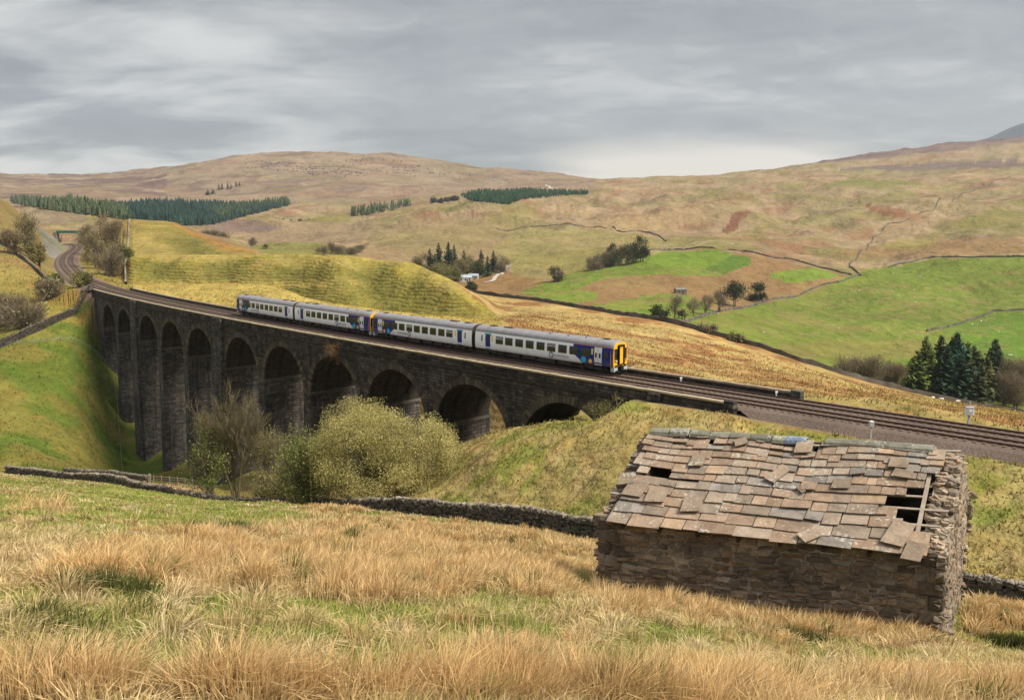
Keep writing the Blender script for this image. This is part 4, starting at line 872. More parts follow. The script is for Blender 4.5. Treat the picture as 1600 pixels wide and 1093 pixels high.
def wall_stones(mb, org, dx, nrm, length, h0, top, rng, rowh=(.07, .21), ln=(.10, .52), proud=.032, deep=.12):
    """coursed rubble on a face: org = foot of the face, dx along it, nrm outward, top(x) its height"""
    h = h0; C = []; D = []; cols = []
    while True:
        rh = rng.uniform(*rowh); x = -rng.uniform(0, .2); any_ = False
        while x < length:
            l = rng.uniform(*ln)*(1.25 if rh > .16 else 1); xm = x+l/2
            if 0 < xm < length and h+rh*.6 < top(xm):
                any_ = True; C.append(org+dx*xm+BUP*(h+rh/2+rng.normal(0, .012)+BT*0)+nrm*(rng.uniform(-.5, 1)*proud-deep)); D.append((l/2*.97, deep, rh/2*.97))
            x += l
        h += rh
        if not any_ and h > h0+.5: break
        if h > 8: break
    n = len(C)
    R0 = np.stack([dx, np.cross(BUP, dx), BUP], 1); Rm = np.einsum('ij,njk->nik', R0, rots(rng.normal(0, .04, n), rng.normal(0, .09, n), rng.normal(0, .04, n)))
    stones(mb, np.array(C), np.array(D), Rm, stone_cols(n, rng), rng, .17)
def build_barn():
    rng = np.random.default_rng(12)
    root = empty('stone_barn', BA, 'ruined field barn of rough stone with sagging stone slate roof above the rush pasture', 'barn')
    def put(mb, name, m, label=None, smooth=False):
        o = mb.build(name, m, loc=BA, smooth=smooth); o.parent = root; o.location = (0, 0, 0)
        if label: o['label'] = label
        return o
    tilt = BD+BT*BUP; fn = np.array([BD[1], -BD[0], 0]); g0 = -1.2; gx = np.array([BN[1], -BN[0], 0])   # outward normals of front and right gable
    prof = lambda q: WH-.12+RS*(1-abs(q-BW/2)/(BW/2))-.10
    def prism(mb, p0, p1, q0, q1, h0, h1, mi=0):
        V = [bp(a, b, h) for h in (h0, h1) for a, b in ((p0, q0), (p1, q0), (p1, q1), (p0, q1))]; hexa(mb, V, mi=mi)
    # front
    m = MB(); prism(m, .03, BL-.03, .034, .55, g0, WH-.1, 1); wall_stones(m, bp(0, 0, 0), tilt, fn, BL, g0, lambda x: WH-.04, rng)
    for k in range(9):                                             # dressed corner stones, long and short
        for e, x in ((0, 0), (1, BL)):
            l = .62 if (k+e) % 2 else .40; xx = l/2-.03 if e == 0 else BL-l/2+.03; hh = -1.0+.375*k
            stones(m, bp([xx], [.14], [hh+.18]), np.array([[l/2, .2, .182]]), np.stack([tilt, np.cross(BUP, tilt), BUP], 1)[None], stone_cols(1, rng, .75), rng, .05)
    put(m, 'wall', [RUBBLE, MORTAR], 'long blank front wall of mossy rubble')
    m = MB(); prism(m, .1, BL-.1, BW-.55, BW-.08, g0, WH-.1, 1); wall_stones(m, bp(BL, BW, 0), -tilt, -fn, BL, g0, lambda x: WH-.04, rng); put(m, 'wall', [RUBBLE, MORTAR])
    for p0, p1, pf, sx, lab in ((.02, .6, 0, -1, None), (BL-.6, BL-.02, BL, 1, 'ragged right gable with its slates fallen')):
        m = MB(); V = []
        for q, h in ((.1, g0), (BW-.1, g0)): V += [bp(p0, q, h), bp(p1, q, h)]
        qs = np.linspace(.1, BW-.1, 9); P = [[bp(p, q, h) for q in qs for h in (g0, prof(q))] for p in (p0, p1)]
        for side, pp in enumerate(P): m.add(pp, [[2*i, 2*i+2, 2*i+3, 2*i+1] if side == 0 else [2*i, 2*i+1, 2*i+3, 2*i+2] for i in range(8)], mi=1)
        m.add(P[0]+P[1], [[2*i+1, 2*i+3, 18+2*i+3, 18+2*i+1] for i in range(8)], mi=1)
        org = bp(pf, 0 if sx > 0 else BW, 0); wall_stones(m, org, BN if sx > 0 else -BN, gx*sx, BW, g0, lambda x: prof(x)+.05, rng)
        n = 300 if sx > 0 else 220; q = rng.uniform(.06, BW-.06, n); t = rng.uniform(0, 1, n)       # loose rubble along the top of the gable
        pp = p0+.02+t*(p1-p0-.10); hh = np.array([prof(a) for a in q])+rng.uniform(-.08, .05, n)
        sz = np.stack([rng.uniform(.07, .20, n), rng.uniform(.06, .15, n), rng.uniform(.03, .06, n)], 1)
        stones(m, bp(pp, q, hh), sz, rots(rng.normal(0, .18, n), rng.normal(0, .18, n), rng.uniform(0, 6, n)), stone_cols(n, rng, 1.45), rng, .14)
        put(m, 'wall', [RUBBLE, MORTAR], lab)
    # roof: slope point at (p along, t up), lifted by o off the slope
    for side in (0, 1):
        def rp(p, t, o=0.0):
            q = -.24+t*(BW/2+.24); h = WH-.13+t*(RS+.12); s = 1
            up = BUP*.85-fn*-.0+(fn*.52)
            if side: q = BW-q; up = BUP*.85-fn*.52
            sag = -.10*np.sin(np.clip(p/BL, 0, 1)*pi)*np.sin(t*pi*.9)+.05*np.sin(p*1.7+t*3)*t
            return bp(p, q, h+sag)+np.asarray(o)[..., None]*up
        m = MB(); ncr = 12; ex = np.linspace(.43, .215, ncr); sl = 3.86; ex = ex/ex.sum(); t0 = 0.0
        rgap = [.42, 1.25, 1.3, 1.55, 1.45, 1.2, .8, .7, .5, .45, .45, .75]; lgap = [.32, .30, .55, .5, .75, .5, .3, .45, .35, .25, .3, .35]
        holes = [(5, .95, 1.55), (5, 1.9, 2.15), (10, 1.45, 1.75), (11, 1.4, 1.8), (10, 2.15, 2.5), (11, 2.1, 2.45), (11, 4.1, 4.75), (10, 4.3, 4.6), (11, 5.05, 5.35), (10, 5.15, 5.35), (4, 7.35, 7.75)]
        if side: rgap = [.5]*12; lgap = [.3]*12; holes = []
        for c in range(ncr):
            e = ex[c]; p = lgap[c]+rng.uniform(-.1, .1); pend = BL-rgap[c]
            while p < pend-.1:
                w = rng.uniform(.62, 1.0)*(1-.055*c)*rng.choice([.6, .85, 1, 1.15]); w = min(w, max(.25, pend-p)); xm = p+w/2
                if not any(h == c and a < xm < b for h, a, b in holes):
                    j = rng.normal(0, .012, 4); lo = t0+rng.normal(0, .0035)-(.02 if rng.random() < .12 else 0); hi = min(t0+e*(1.02 if any(h == c+1 and a-.1 < xm < b+.1 for h, a, b in holes) else 1.95), 1.0); lft = rng.uniform(.095, .118); rot = rng.normal(0, .010)
                    if rng.random() < .05: lft += .05; rot += rng.normal(0, .05)
                    g = .008; th = rng.uniform(.026, .046); a0, a1 = p+g, p+w-g
                    corner = [(a0+j[0], lo-rot*w*.3), (a1+j[1], lo+rot*w*.3), (a1+j[2]*.5-rot*.6, hi), (a0+j[3]*.5-rot*.6, hi)]; lift = [lft, lft, .012, .012]
                    V = [rp(a, b, l) for (a, b), l in zip(corner, lift)]+[rp(a, b, l+th) for (a, b), l in zip(corner, lift)]
                    pal = np.array([(.28, .205, .15), (.27, .22, .175), (.235, .212, .19), (.30, .222, .155), (.275, .205, .155), (.25, .20, .16)]); cc = pal[rng.choice(6, p=[.24, .2, .14, .12, .15, .15])]*rng.uniform(.72, 1.15)
                    hexa(m, V if not side else [V[i] for i in (3, 2, 1, 0, 7, 6, 5, 4)], col=cc)
                p += w
            t0 += e
        put(m, 'roof', SLATE, None if side else 'front slope of mossy brown stone slates with holes')
        for p in np.arange(.75, BL-.9, 1.15): pass
        rf = MB()
        for p, mt in [(x, 1) for x in np.arange(.8, 7.6, 1.1)]+([(8.40, 0)] if not side else []):
            r = MB(); V = [rp(a, t, o) for t, o in ((-.0 if mt else .02, -.16), (1.0, -.16)) for a in (p-.05, p+.05)]+[rp(a, t, o) for t, o in ((-.0 if mt else .02, -.05 if mt else .02), (1.0, -.05 if mt else .02)) for a in (p-.05, p+.05)]
            hexa(r, [V[0], V[1], V[3], V[2], V[4], V[5], V[7], V[6]]); put(r, 'rafter', DWOOD if mt else WOOD)
        if not side:
            for p0, p1, t in ((7.2, 9.02, .42), (7.85, 8.9, .28), (8.1, 9.0, .93), (8.2, 9.05, .99), (7.3, 8.4, .53), (4.0, 5.7, .965), (4.1, 5.5, .90), (1.2, 2.7, .955), (1.2, 2.7, .89), (1.2, 2.6, .83), (.25, .8, .98), (.1, .6, .60), (.0, .6, .30), (.8, 2.3, .49)):
                r = MB(); q = rng.normal(0, .006, 2); V = [rp(a, t+b+qq, o) for o in (-.02, .025) for a, b, qq in ((p0, -.008, q[0]), (p1, -.008, q[1]), (p1, .008, q[1]), (p0, .008, q[0]))]; hexa(r, V); put(r, 'batten', WOOD)
            # slipped slates lying on the slope
            for p, t, w, l, a, cc in ((2.55, .245, .55, .60, .15, 1.1), (1.45, .30, .60, .62, .12, 1.15), (.75, .33, .62, .62, -.05, 1.0), (2.15, .70, .44, .52, .05, 1.0), (4.55, .63, .34, .74, -.45, 1.2), (5.9, .07, .42, .52, -.75, 1.25), (7.98, .16, .58, .85, -.22, 1.25), (8.42, .02, .48, .62, -.12, 1.0), (7.6, .80, .5, .4, .0, 1.1), (7.75, .70, .5, .32, -.1, 1.0), (5.0, .92, .5, .5, .1, 1.25), (.35, .42, .5, .5, .3, .95), (6.3, .575, .5, .36, .0, .9), (3.2, .90, .38, .3, .5, 1.1), (5.3, .50, .14, .3, .8, .9)):
                r = MB(); ca, sa = cos(a), sin(a); V = []
                for o in (.15, .19):
                    for x, y in ((-w/2, -l/2), (w*.46, -l*.48), (w/2, l*.45), (-w*.44, l/2)): V.append(rp(p+x*ca-y*sa, t+(x*sa+y*ca)/sl, o+(.03 if y < 0 else 0)))
                hexa(r, V, col=np.array([.215, .17, .13])*cc); put(r, 'loose_slate', SLATE)
    for i, p in enumerate(list(np.arange(.32, 4.2, .62))+[4.42*1.0]+list(np.arange(5.55, 8.2, .56))):
        r = MB(); w = .6; nseg = 6; an = np.linspace(-.15, pi+.15, nseg); dz = rng.normal(0, .015); V = []
        for pp in (p+.01, p+w-.01):
            for rr in (.24, .17):
                V += [bp(pp, BW/2-rr*cos(a)*1.05, WH+RS-.05+dz+rr*sin(a)*.62) for a in an]
        k = nseg; o = 2*k; Q = []
        for j in range(k-1): Q += [[j, j+1, o+j+1, o+j], [k+j, o+k+j, o+k+j+1, k+j+1], [j, k+j, k+j+1, j+1], [o+j, o+j+1, o+k+j+1, o+k+j]]
        Q += [[0, o, o+k, k], [k-1, 2*k-1, o+2*k-1, o+k-1]]
        r.add(V, Q, col=(.12, .17, .24) if i == 7 else np.array([.165, .165, .135])*rng.uniform(.8, 1.2)); put(r, 'ridge_tile', SLATE)
build_barn()

# ------------------------------------------------------------------ dry stone walls
WALLM = mat('dry_stone', nz=(2.0, .45), nz2=(8, .4), rough=1, spec=.06)
def resample(P, step):
    P = np.asarray(P, float); d = np.r_[0, np.cumsum(np.hypot(*np.diff(P[:, :2], axis=0).T))]; n = max(2, int(d[-1]/step)+1); s = np.linspace(0, d[-1], n)
    return np.stack([np.interp(s, d, P[:, 0]), np.interp(s, d, P[:, 1])], 1), s
def curve_pts(P, n=10): return catmull(np.array([[p[0], p[1], 0] for p in P]), n)[:, :2]
def stone_wall(label, P, h=1.25, near=False, group=None, tone=1.0, seed=1, hfun=None, base=.19):
    """P = plan points; near walls are built stone by stone, far ones as an uneven bank of masonry"""
    rng = np.random.default_rng(seed); C = curve_pts(P); Q, s = resample(C, 1.0 if near else 3.0); z = ground_z(Q[:, 0], Q[:, 1]); o = np.array([Q[0, 0], Q[0, 1], z[0]])
    m = MB(); L = s[-1]; pos = lambda t: np.array([np.interp(t, s, Q[:, 0]), np.interp(t, s, Q[:, 1]), np.interp(t, s, z)]).T
    tx = np.gradient(Q[:, 0], s); ty = np.gradient(Q[:, 1], s); hf = hfun or (lambda t: np.ones_like(t))
    if near:
        for sd_ in (-1, 1):
            t_ = np.arange(0, L, 1.0); g = pos(t_); a, b = np.interp(t_, s, tx), np.interp(t_, s, ty)
        rows = int(h/.17); CC, DD, AA, KK = [], [], [], []
        for r in range(rows+1):
            t = np.cumsum(rng.uniform(.20, .52, int(L/.33))); t = t[t < L]; hh = .17*r*np.ones_like(t); sc = hf(t)
            for sd_ in (-1, 1):
                keep = (hh/h < sc+rng.normal(0, .06, len(t))); tt = t[keep]+rng.normal(0, .05, keep.sum()); g = pos(tt); a, b = np.interp(tt, s, tx), np.interp(tt, s, ty)
                w = .30-.11*r/rows; off = sd_*(w+rng.normal(0, .03, len(tt))); CC.append(g+np.stack([-b*off, a*off, .17*r+.05+rng.normal(0, .02, len(tt))], 1)); n = len(tt)
                DD.append(np.stack([rng.uniform(.13, .27, n), rng.uniform(.11, .17, n), rng.uniform(.07, .105, n)], 1)); AA.append(np.arctan2(b, a)); KK.append(np.array([.085, .074, .062])*rng.uniform(.5, 1.5, (n, 1)))
        t = np.cumsum(rng.uniform(.13, .26, int(L/.18))); t = t[(t < L)]; t = t[hf(t) > .55]; g = pos(t); a, b = np.interp(t, s, tx), np.interp(t, s, ty); n = len(t)       # cope stones set on edge
        CC.append(g+np.stack([0*t, 0*t, h*hf(t)+rng.normal(.05, .04, n)], 1)); DD.append(np.stack([rng.uniform(.06, .12, n), rng.uniform(.18, .28, n), rng.uniform(.12, .20, n)], 1)); AA.append(np.arctan2(b, a)+rng.normal(0, .15, n)); KK.append(np.array([.215, .19, .155])*rng.uniform(.5, 1.3, (n, 1)))
        CC, DD, AA, KK = map(np.concatenate, (CC, DD, AA, KK)); n = len(CC)
        stones(m, CC, DD, rots(rng.normal(0, .12, n), rng.normal(0, .10, n), AA+rng.normal(0, .1, n)), KK*tone, rng, .15)
        core = .42
    else: core = 1.0
    t = np.arange(0, L, 1.0 if near else 2.2); g = pos(t); a, b = np.interp(t, s, tx), np.interp(t, s, ty); hh = h*hf(t)*core*(1+(0 if near else 1)*rng.normal(0, .13, len(t))); n = len(t); w0, w1 = (.2, .15) if near else (.42, .28)
    V = np.stack([g+np.stack([-b*w, a*w, zz], 1) for w, zz in ((w0, -.5+0*hh), (w1, hh), (-w1, hh), (-w0, -.5+0*hh))], 1); kk = np.array([base, base*.9, base*.77])*tone*rng.uniform(.6, 1.35, (n, 1)); kk = np.repeat(kk, 4, 0)
    if near: kk = kk*.3
    i = np.arange(n-1)[:, None]*4; j = np.arange(3)[None]; m.add(V.reshape(-1, 3), np.stack([i+j, i+4+j, i+5+j, i+1+j], -1).reshape(-1, 4), col=kk)
    ob = m.build('dry_stone_wall', WALLM, loc=o); return tag(ob, label, 'stone wall', group or 'dry stone walls')
def on_line(k, us, add=0.0):
    out = []
    for u in us:
        y = 60.0
        for _ in range(30):
            x = (u-CX)/F*(y*cP-gz_base(u, y)*sP); th = math.atan2(x, y-OY); R = np.interp(th, THT, RT[k])+add; y = R*cos(th)+OY
        out.append((R*sin(th), y))
    return out
def gz_base(u, y):
    x = (u-CX)/F*y; return float(base_z(np.array([x]), np.array([y]))[0])
def hits(px, Y0, Y1=5000): return [tuple(hit(u, v, Y0, Y1)[:2]) for u, v in px]
_hf = lambda t: np.clip(1-.62*np.exp(-((t-62)/26.)**2)-.35*np.exp(-((t-14)/9.)**2), .25, 1)+.06*np.sin(t*.9)*np.sin(t*.37)
_p = on_line(5, (10, 60, 115, 170, 250, 320, 400, 470, 560, 640, 750, 850, 930, 1050, 1200, 1380, 1540, 1640, 1760), .4)
stone_wall('long dry stone wall with pale cope along the foot of the rush pasture, passing behind the barn', _p, 1.25, True, seed=3, hfun=_hf)
_p = [tuple(at(u, y)[:2]) for u, y in ((100, 129), (150, 128), (190, 126), (232, 123))]
stone_wall('short dry stone wall at the left, running to the gatepost by the wooden fence', _p, 1.0, True, seed=4, tone=.8)
stone_wall('dark dry stone wall along the lower edge of the orange moor, right of the train', on_line(13, (700, 760, 850, 930, 1000, 1080, 1150, 1254, 1330, 1400, 1500, 1600, 1760)), 1.5, seed=5, tone=.55)
stone_wall('broad dark wall climbing from the left edge to the far end of the viaduct', [tuple(at(u, y)[:2]) for u, y in ((-60, 196), (0, 200), (50, 210), (100, 222), (141, 229))], 1.8, True, seed=6, tone=.8)
stone_wall('wall curving down the bank left of the railway bend', hits([(-20, 372), (12, 386), (32, 403), (57, 424), (80, 446), (76, 460)], 190, 420), 1.6, seed=7, tone=.55)
stone_wall('pale boundary wall up the left edge of the yellow grassy knoll', [tuple(at(u, y)[:2]) for u, y in ((203, 500), (200, 430), (199, 380), (196, 330), (196, 300), (197, 276))], 1.0, seed=8, tone=1.25)
FW = [('wall over the crest of the upper bright green field, left of the long hillside wall', [(1005, 400), (1040, 391), (1085, 388), (1120, 390), (1172, 394), (1200, 401), (1240, 406), (1270, 415), (1300, 422), (1332, 430)], 500),
      ('long wall climbing the tan moor at the right to the skyline ridge', [(1345, 431), (1328, 416), (1345, 392), (1378, 364), (1415, 345), (1462, 324), (1490, 312), (1520, 298), (1580, 276)], 560),
      ('dark wall along the top edge of the large green field at the right', [(1388, 418), (1440, 406), (1500, 402), (1560, 402), (1620, 403), (1720, 405)], 560),
      ('wall between the bare trees and the large green field, rising past the two dark pines', [(1055, 506), (1100, 494), (1150, 483), (1200, 471), (1260, 456), (1310, 441), (1345, 429)], 380),
      ('wall round the small green field above the dark conifer clump', [(1448, 518), (1490, 508), (1540, 492), (1570, 486), (1640, 487)], 330),
      ('low wall crossing the pale moor above the pale green pasture in the middle distance', [(775, 357), (850, 354), (940, 355), (970, 362), (1000, 362), (1030, 369), (1041, 377)], 800)]
for i, (lab, px, y0) in enumerate(FW): stone_wall(lab, hits(px, y0, 2600), 1.35, seed=20+i, tone=.6, group='walls on the far hillside')
# ------------------------------------------------------------------ trees and shrubs
LEAF = mat('foliage', nz=(1.2, .35), rough=.85, spec=.1, trans=.25); NEEDLE = mat('conifer_needles', nz=(.5, .3), rough=.9, spec=.08)
BARK = mat('bark', nz=(3, .45), rough=.95, spec=.08); TWIG = mat('bare_twigs', nz=(1, .3), rough=.95, spec=.05)
def var(col, n, rng, a=.3): return np.asarray(col)*rng.uniform(1-a, 1+a, (n, 1))*rng.uniform(.92, 1.08, (n, 3))
def finish(name, base, label, cat, group, tm, cm, leafm, trunkm=None):
    r = empty(name, base, label, cat, group)
    if tm is not None and tm.n: o = tm.build('trunk', trunkm or BARK, loc=base); o.parent = r; o.location = (0, 0, 0)
    o = cm.build('crown', leafm, loc=base); o.parent = r; o.location = (0, 0, 0)
    return r
def conifer(base, H, R, col, label, group, seed, name='conifer_tree', q=1.0, lean=0.0, taper=.85, bare=.06):
    rng = np.random.default_rng(seed); base = np.asarray(base, float); tm, cm = MB(), MB()
    top = base+np.array([lean*H, 0, H]); tube(tm, [base-[0, 0, 1.0], base+(top-base)*.5, top], [H*.016+.06, H*.010+.04, .03], 5, col=(.06, .045, .035))
    nw = int(max(12, H*2.1*q)); C, K, A, B = [], [], [], []
    for i in range(nw):
        t = bare+(1-bare)*(i+rng.uniform(0, .8))/nw; nb = int(rng.integers(6, 10)*(1.15-t*.5))
        for k in range(nb):
            L = R*(1-t)**taper*rng.uniform(.62, 1.12)*(1 if t > .18 else .55+2.5*t)+.12; a = rng.uniform(0, 2*pi); dr = rng.uniform(.10, .45)
            d = np.array([cos(a), sin(a), 0]); p = base+(top-base)*t; ns = 4 if q > .7 else 3
            for s in range(ns):
                f = (s+.6)/ns; C.append(p+d*L*f+[0, 0, -dr*L*f*f+.12*L*(f > .85)]); A.append(d*L/ns*.85+[0, 0, -dr*L/ns*f]); w_ = max(L*.30*(1.25-f), R*.13); B.append(np.array([-d[1], d[0], 0])*w_+np.array([0, 0, rng.uniform(-.9, .9)*w_])+rng.normal(0, .3*w_, 3)); K.append(np.asarray(col)*rng.uniform(.55, 1.4)*(.75+.4*f))
    C, A, B, K = map(np.array, (C, A, B, K)); n = len(C); V = np.stack([C-A*.6-B*.6, C-A*.3+B, C+A*.8, C+A*.1-B], 1)
    cm.add(V.reshape(-1, 3), np.arange(4*n).reshape(-1, 4), col=np.repeat(K, 4, 0))
    return finish(name, base, label, 'tree', group, tm, cm, NEEDLE)
def broadleaf(base, H, R, col, label, group, seed, n=1400, size=.45, twig=.0, name='broadleaf_tree', low=.25, stems=1, flat=1.0, tcol=(.10, .085, .065), lumps=11, tsize=.035, cat='tree'):
    """a tree or shrub seen at a distance: clumps of leaves, or of fine upright twigs, on forking limbs"""
    rng = np.random.default_rng(seed); base = np.asarray(base, float); tm, cm = MB(), MB()
    ctr = []
    for i in range(lumps):
        a = rng.uniform(0, 2*pi); f = rng.uniform(0, 1)**.6; t = rng.uniform(low, 1.0); w = R*np.sqrt(max(0, 1-((t-.5)/.62)**2))*flat
        ctr.append(base+[cos(a)*f*w*.8, sin(a)*f*w*.8, H*(low*.6+(1-low*.6)*t*.88)])
    for s in range(stems):
        o = np.array([rng.normal(0, .12*R)*(stems > 1), rng.normal(0, .1*R)*(stems > 1), 0])
        tube(tm, [base+o-[0, 0, .6], base+o*1.2+[0, 0, H*.3], base+o*2+[rng.normal(0, .06*R), 0, H*.72]], [H*.022+.03, H*.015+.02, .03], 5, col=tcol)
    for c in ctr:
        s = base+[0, 0, H*rng.uniform(.12, .4)]; tube(tm, [s, (s+c)/2+[0, 0, -.04*H], c], [H*.009+.02, H*.006+.015, .02], 4, col=tcol)
    nl = int(n*(1-twig)); rr = R*.42
    if nl:
        ci = rng.integers(0, lumps, nl); P = np.array(ctr)[ci]+rng.normal(0, 1, (nl, 3))*[rr*.52, rr*.52, rr*.48]; P[:, 2] = np.maximum(P[:, 2], base[2]+.12*H*low)
        lc = rng.uniform(.7, 1.3, lumps); leaves(cm, P, size, var(col, nl, rng)*lc[ci][:, None], rng)
    nt_ = int(n*twig)
    if nt_:
        ci = rng.integers(0, lumps, nt_); P = np.array(ctr)[ci]+rng.normal(0, 1, (nt_, 3))*[rr*.5, rr*.5, rr*.5]; P[:, 2] = np.maximum(P[:, 2], base[2]+.3)
        d = P-(base+[0, 0, H*.15]); d /= np.linalg.norm(d, axis=1)[:, None]+1e-9; d += rng.normal(0, .35, (nt_, 3)); d[:, 2] += .35; d /= np.linalg.norm(d, axis=1)[:, None]
        ln = rng.uniform(.5, 1.3, nt_)[:, None]*R*.22; sd_ = np.cross(d, rng.normal(0, 1, (nt_, 3))); sd_ /= np.linalg.norm(sd_, axis=1)[:, None]+1e-9; sd_ *= tsize
        V = np.stack([P-d*ln-sd_, P-d*ln+sd_, P+d*ln], 1); cm.add(V.reshape(-1, 3), None, np.arange(3*nt_).reshape(-1, 3), col=np.repeat(var((.21, .17, .115), nt_, rng, .3), 3, 0))
    return finish(name, base, label, cat, group, tm, cm, LEAF)

def branching(tm, cm, p, d, L, r, lev, rng, maxlev, up=.10, spread=.55, cols=((.115, .098, .066), (.165, .135, .095)), kids=(3, 5), tips=None, wob=.09):
    n = 5; P = [p]; dd = d.copy()
    for i in range(n):
        dd = dd+rng.normal(0, wob, 3)+np.array([0, 0, up*.25]); dd /= np.linalg.norm(dd); P.append(P[-1]+dd*L/n)
    P = np.array(P); tgt = tm if lev < 2 else cm
    tube(tgt, P, np.linspace(r, r*.5 if lev < maxlev else .006, n+1), 6 if lev == 0 else (4 if lev < 2 else 3), col=np.array(cols[0 if lev < 2 else 1])*rng.uniform(.75, 1.25), cap=False)
    if lev == maxlev:
        if tips is not None: tips.extend(P[2:])
        return
    for k in range(rng.integers(*kids)+(2 if lev == maxlev-1 else 0)):
        f = rng.uniform(.28, 1.0) if lev else rng.uniform(.30, 1.0); i = min(int(f*n), n-1); q = P[i]+(P[i+1]-P[i])*(f*n-i)
        a = rng.normal(0, 1, 3); a -= (a@dd)*dd; a /= np.linalg.norm(a)+1e-9; nd = (P[i+1]-P[i]); nd /= np.linalg.norm(nd); nd = nd*(1-spread*.5)+a*spread+np.array([0, 0, up]); nd /= np.linalg.norm(nd)
        branching(tm, cm, q, nd, L*rng.uniform(.45, .72), r*.52*rng.uniform(.8, 1.1), lev+1, rng, maxlev, up, spread, cols, kids, tips, wob)
def grown_tree(base, H, label, seed, stems, maxlev=4, leafcol=None, nleaf=0, lsize=.12, group=None, name='bare_tree', up=.12, spread=.5, r0=.16, lean=.12, kids=(3, 6), first=.55, cols=((.135, .115, .07), (.225, .185, .115)), tcol2=None, cat='tree'):
    rng = np.random.default_rng(seed); base = np.asarray(base, float); tm, cm = MB(), MB(); tips = []
    for s in range(stems):
        a = rng.uniform(0, 2*pi); o = np.array([cos(a), sin(a), 0])*(.35 if stems > 1 else 0); d = np.array([cos(a)*lean*rng.uniform(.3, 1.5), sin(a)*lean*rng.uniform(.3, 1.5), 1.0]); d /= np.linalg.norm(d)
        branching(tm, cm, base+o-[0, 0, .4], d, H*first*rng.uniform(.85, 1.1), r0*rng.uniform(.7, 1.1), 0, rng, maxlev, up, spread, cols, kids, tips)
    if nleaf and tips:
        T = np.array(tips); P = T[rng.integers(0, len(T), nleaf)]+rng.normal(0, .16, (nleaf, 3)); cl = np.array(leafcol)[rng.integers(0, len(leafcol), nleaf)]*rng.uniform(.65, 1.35, (nleaf, 1)); leaves(cm, P, lsize, cl, rng)
    return finish(name, base, label, cat, group, tm, cm, LEAF)

# trees at the foot of the viaduct, just beyond the pasture wall
G_NEAR = 'trees in the ravine before the viaduct'
grown_tree(at(370, 98), 11.6, 'bare grey ash tree with forked trunk, tallest of the trees before the viaduct piers', 31, 3, 4, r0=.19, group=G_NEAR, up=.26, spread=.35, lean=.09, kids=(5, 8), first=.62, leafcol=[(.27, .25, .12), (.22, .22, .09)], nleaf=5000, lsize=.05)
broadleaf(at(327, 97), 9.4, 2.9, (.14, .175, .045), 'fresh green slender bush at the foot of the piers, left of the bare ash', G_NEAR, 32, 5200, .13, .32, 'shrub', .1, 3, lumps=16, tsize=.02)
broadleaf(at(432, 100), 9.8, 3.6, (.19, .19, .055), 'olive twiggy sallow between the bare ash and the green bush', G_NEAR, 33, 7000, .13, .5, 'shrub', .08, 4, lumps=20, tsize=.02)
broadleaf(at(418, 96), 5.0, 2.2, (.22, .21, .07), 'low pale olive bush beside the trunks of the bare ash', G_NEAR, 38, 3200, .12, .45, 'shrub', .05, 3, lumps=14, tsize=.02)
broadleaf(at(476, 82), 8.0, 3.3, (.15, .19, .045), 'rounded fresh green bush at the left flank of the big willow', G_NEAR, 34, 8000, .12, .25, 'shrub', .05, 4, lumps=22, tsize=.018)
broadleaf(at(452, 90), 4.6, 2.2, (.24, .22, .07), 'small pale yellowish bush low in front of the green bush', G_NEAR, 39, 3600, .11, .35, 'shrub', .04, 3, lumps=12, tsize=.018)
def willow():
    rng = np.random.default_rng(40); base = at(600, 83.5); tm, cm = MB(), MB(); R, H = 9.2, 10.3; tips = []
    for k in range(9):                                            # mossy limbs sprawl from one stool
        a = 2*pi*k/9+rng.uniform(-.3, .3); o = rng.uniform(.45, 1.0); d = np.array([cos(a)*o, sin(a)*o*.8, rng.uniform(.5, 1.2)]); d /= np.linalg.norm(d)
        branching(tm, cm, base+[cos(a)*.5, sin(a)*.4, -.3], d, 4.4*rng.uniform(.8, 1.15), .20*rng.uniform(.7, 1.2), 0, rng, 3, .10, .6, ((.135, .12, .035), (.12, .10, .06)), (3, 6), tips)
    n = 230; c = rng.normal(0, 1, (n, 3)); c /= np.linalg.norm(c, axis=1)[:, None]; c[:, 2] = np.abs(c[:, 2])*1.05-.10; rad = rng.uniform(.55, 1.0, n)**.45
    c[:, 2] = np.sign(c[:, 2])*np.abs(c[:, 2])**.62; C = base+c*rad[:, None]*[R*.97, R*.8, H*.90]+[-.2, 0, .7]; C[:, 2] *= 1; lob = rng.uniform(.75, 1.25, n)
    C = C+(C-base)*(.07*np.sin(c[:, :1]*5+c[:, 2:]*4))
    for q in range(n):                                            # every spray of catkins hangs on a rising shoot
        s = base+(C[q]-base)*[.45, .45, .38]; tube(cm, [s, (s+C[q])/2+[0, 0, -.2], C[q]], [.035, .022, .008], 3, col=np.array((.12, .095, .055))*rng.uniform(.7, 1.3), cap=False)
    m = 150000; ci = rng.integers(0, n, m); P = C[ci]+np.clip(rng.normal(0, 1, (m, 3)), -1.7, 1.7)*[.66, .66, .58]; kk = P[:, 2] > base[2]+.35; P, ci = P[kk], ci[kk]
    pal = np.array([(.42, .365, .155), (.36, .325, .125), (.29, .275, .10), (.46, .395, .18), (.24, .235, .08)]); k = pal[rng.choice(5, len(P), p=[.34, .26, .2, .1, .1])]*lob[ci][:, None]*rng.uniform(.88, 1.12, (len(P), 1))
    leaves(cm, P, .064, k, rng, aspect=1.2)
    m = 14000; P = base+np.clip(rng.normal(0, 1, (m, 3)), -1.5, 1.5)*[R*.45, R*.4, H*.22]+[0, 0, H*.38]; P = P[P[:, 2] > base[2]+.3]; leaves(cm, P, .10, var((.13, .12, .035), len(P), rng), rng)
    finish('willow_bush', base, 'large domed willow bush covered in yellow catkins in front of the middle arches', 'bush', G_NEAR, tm, cm, LEAF)
willow()
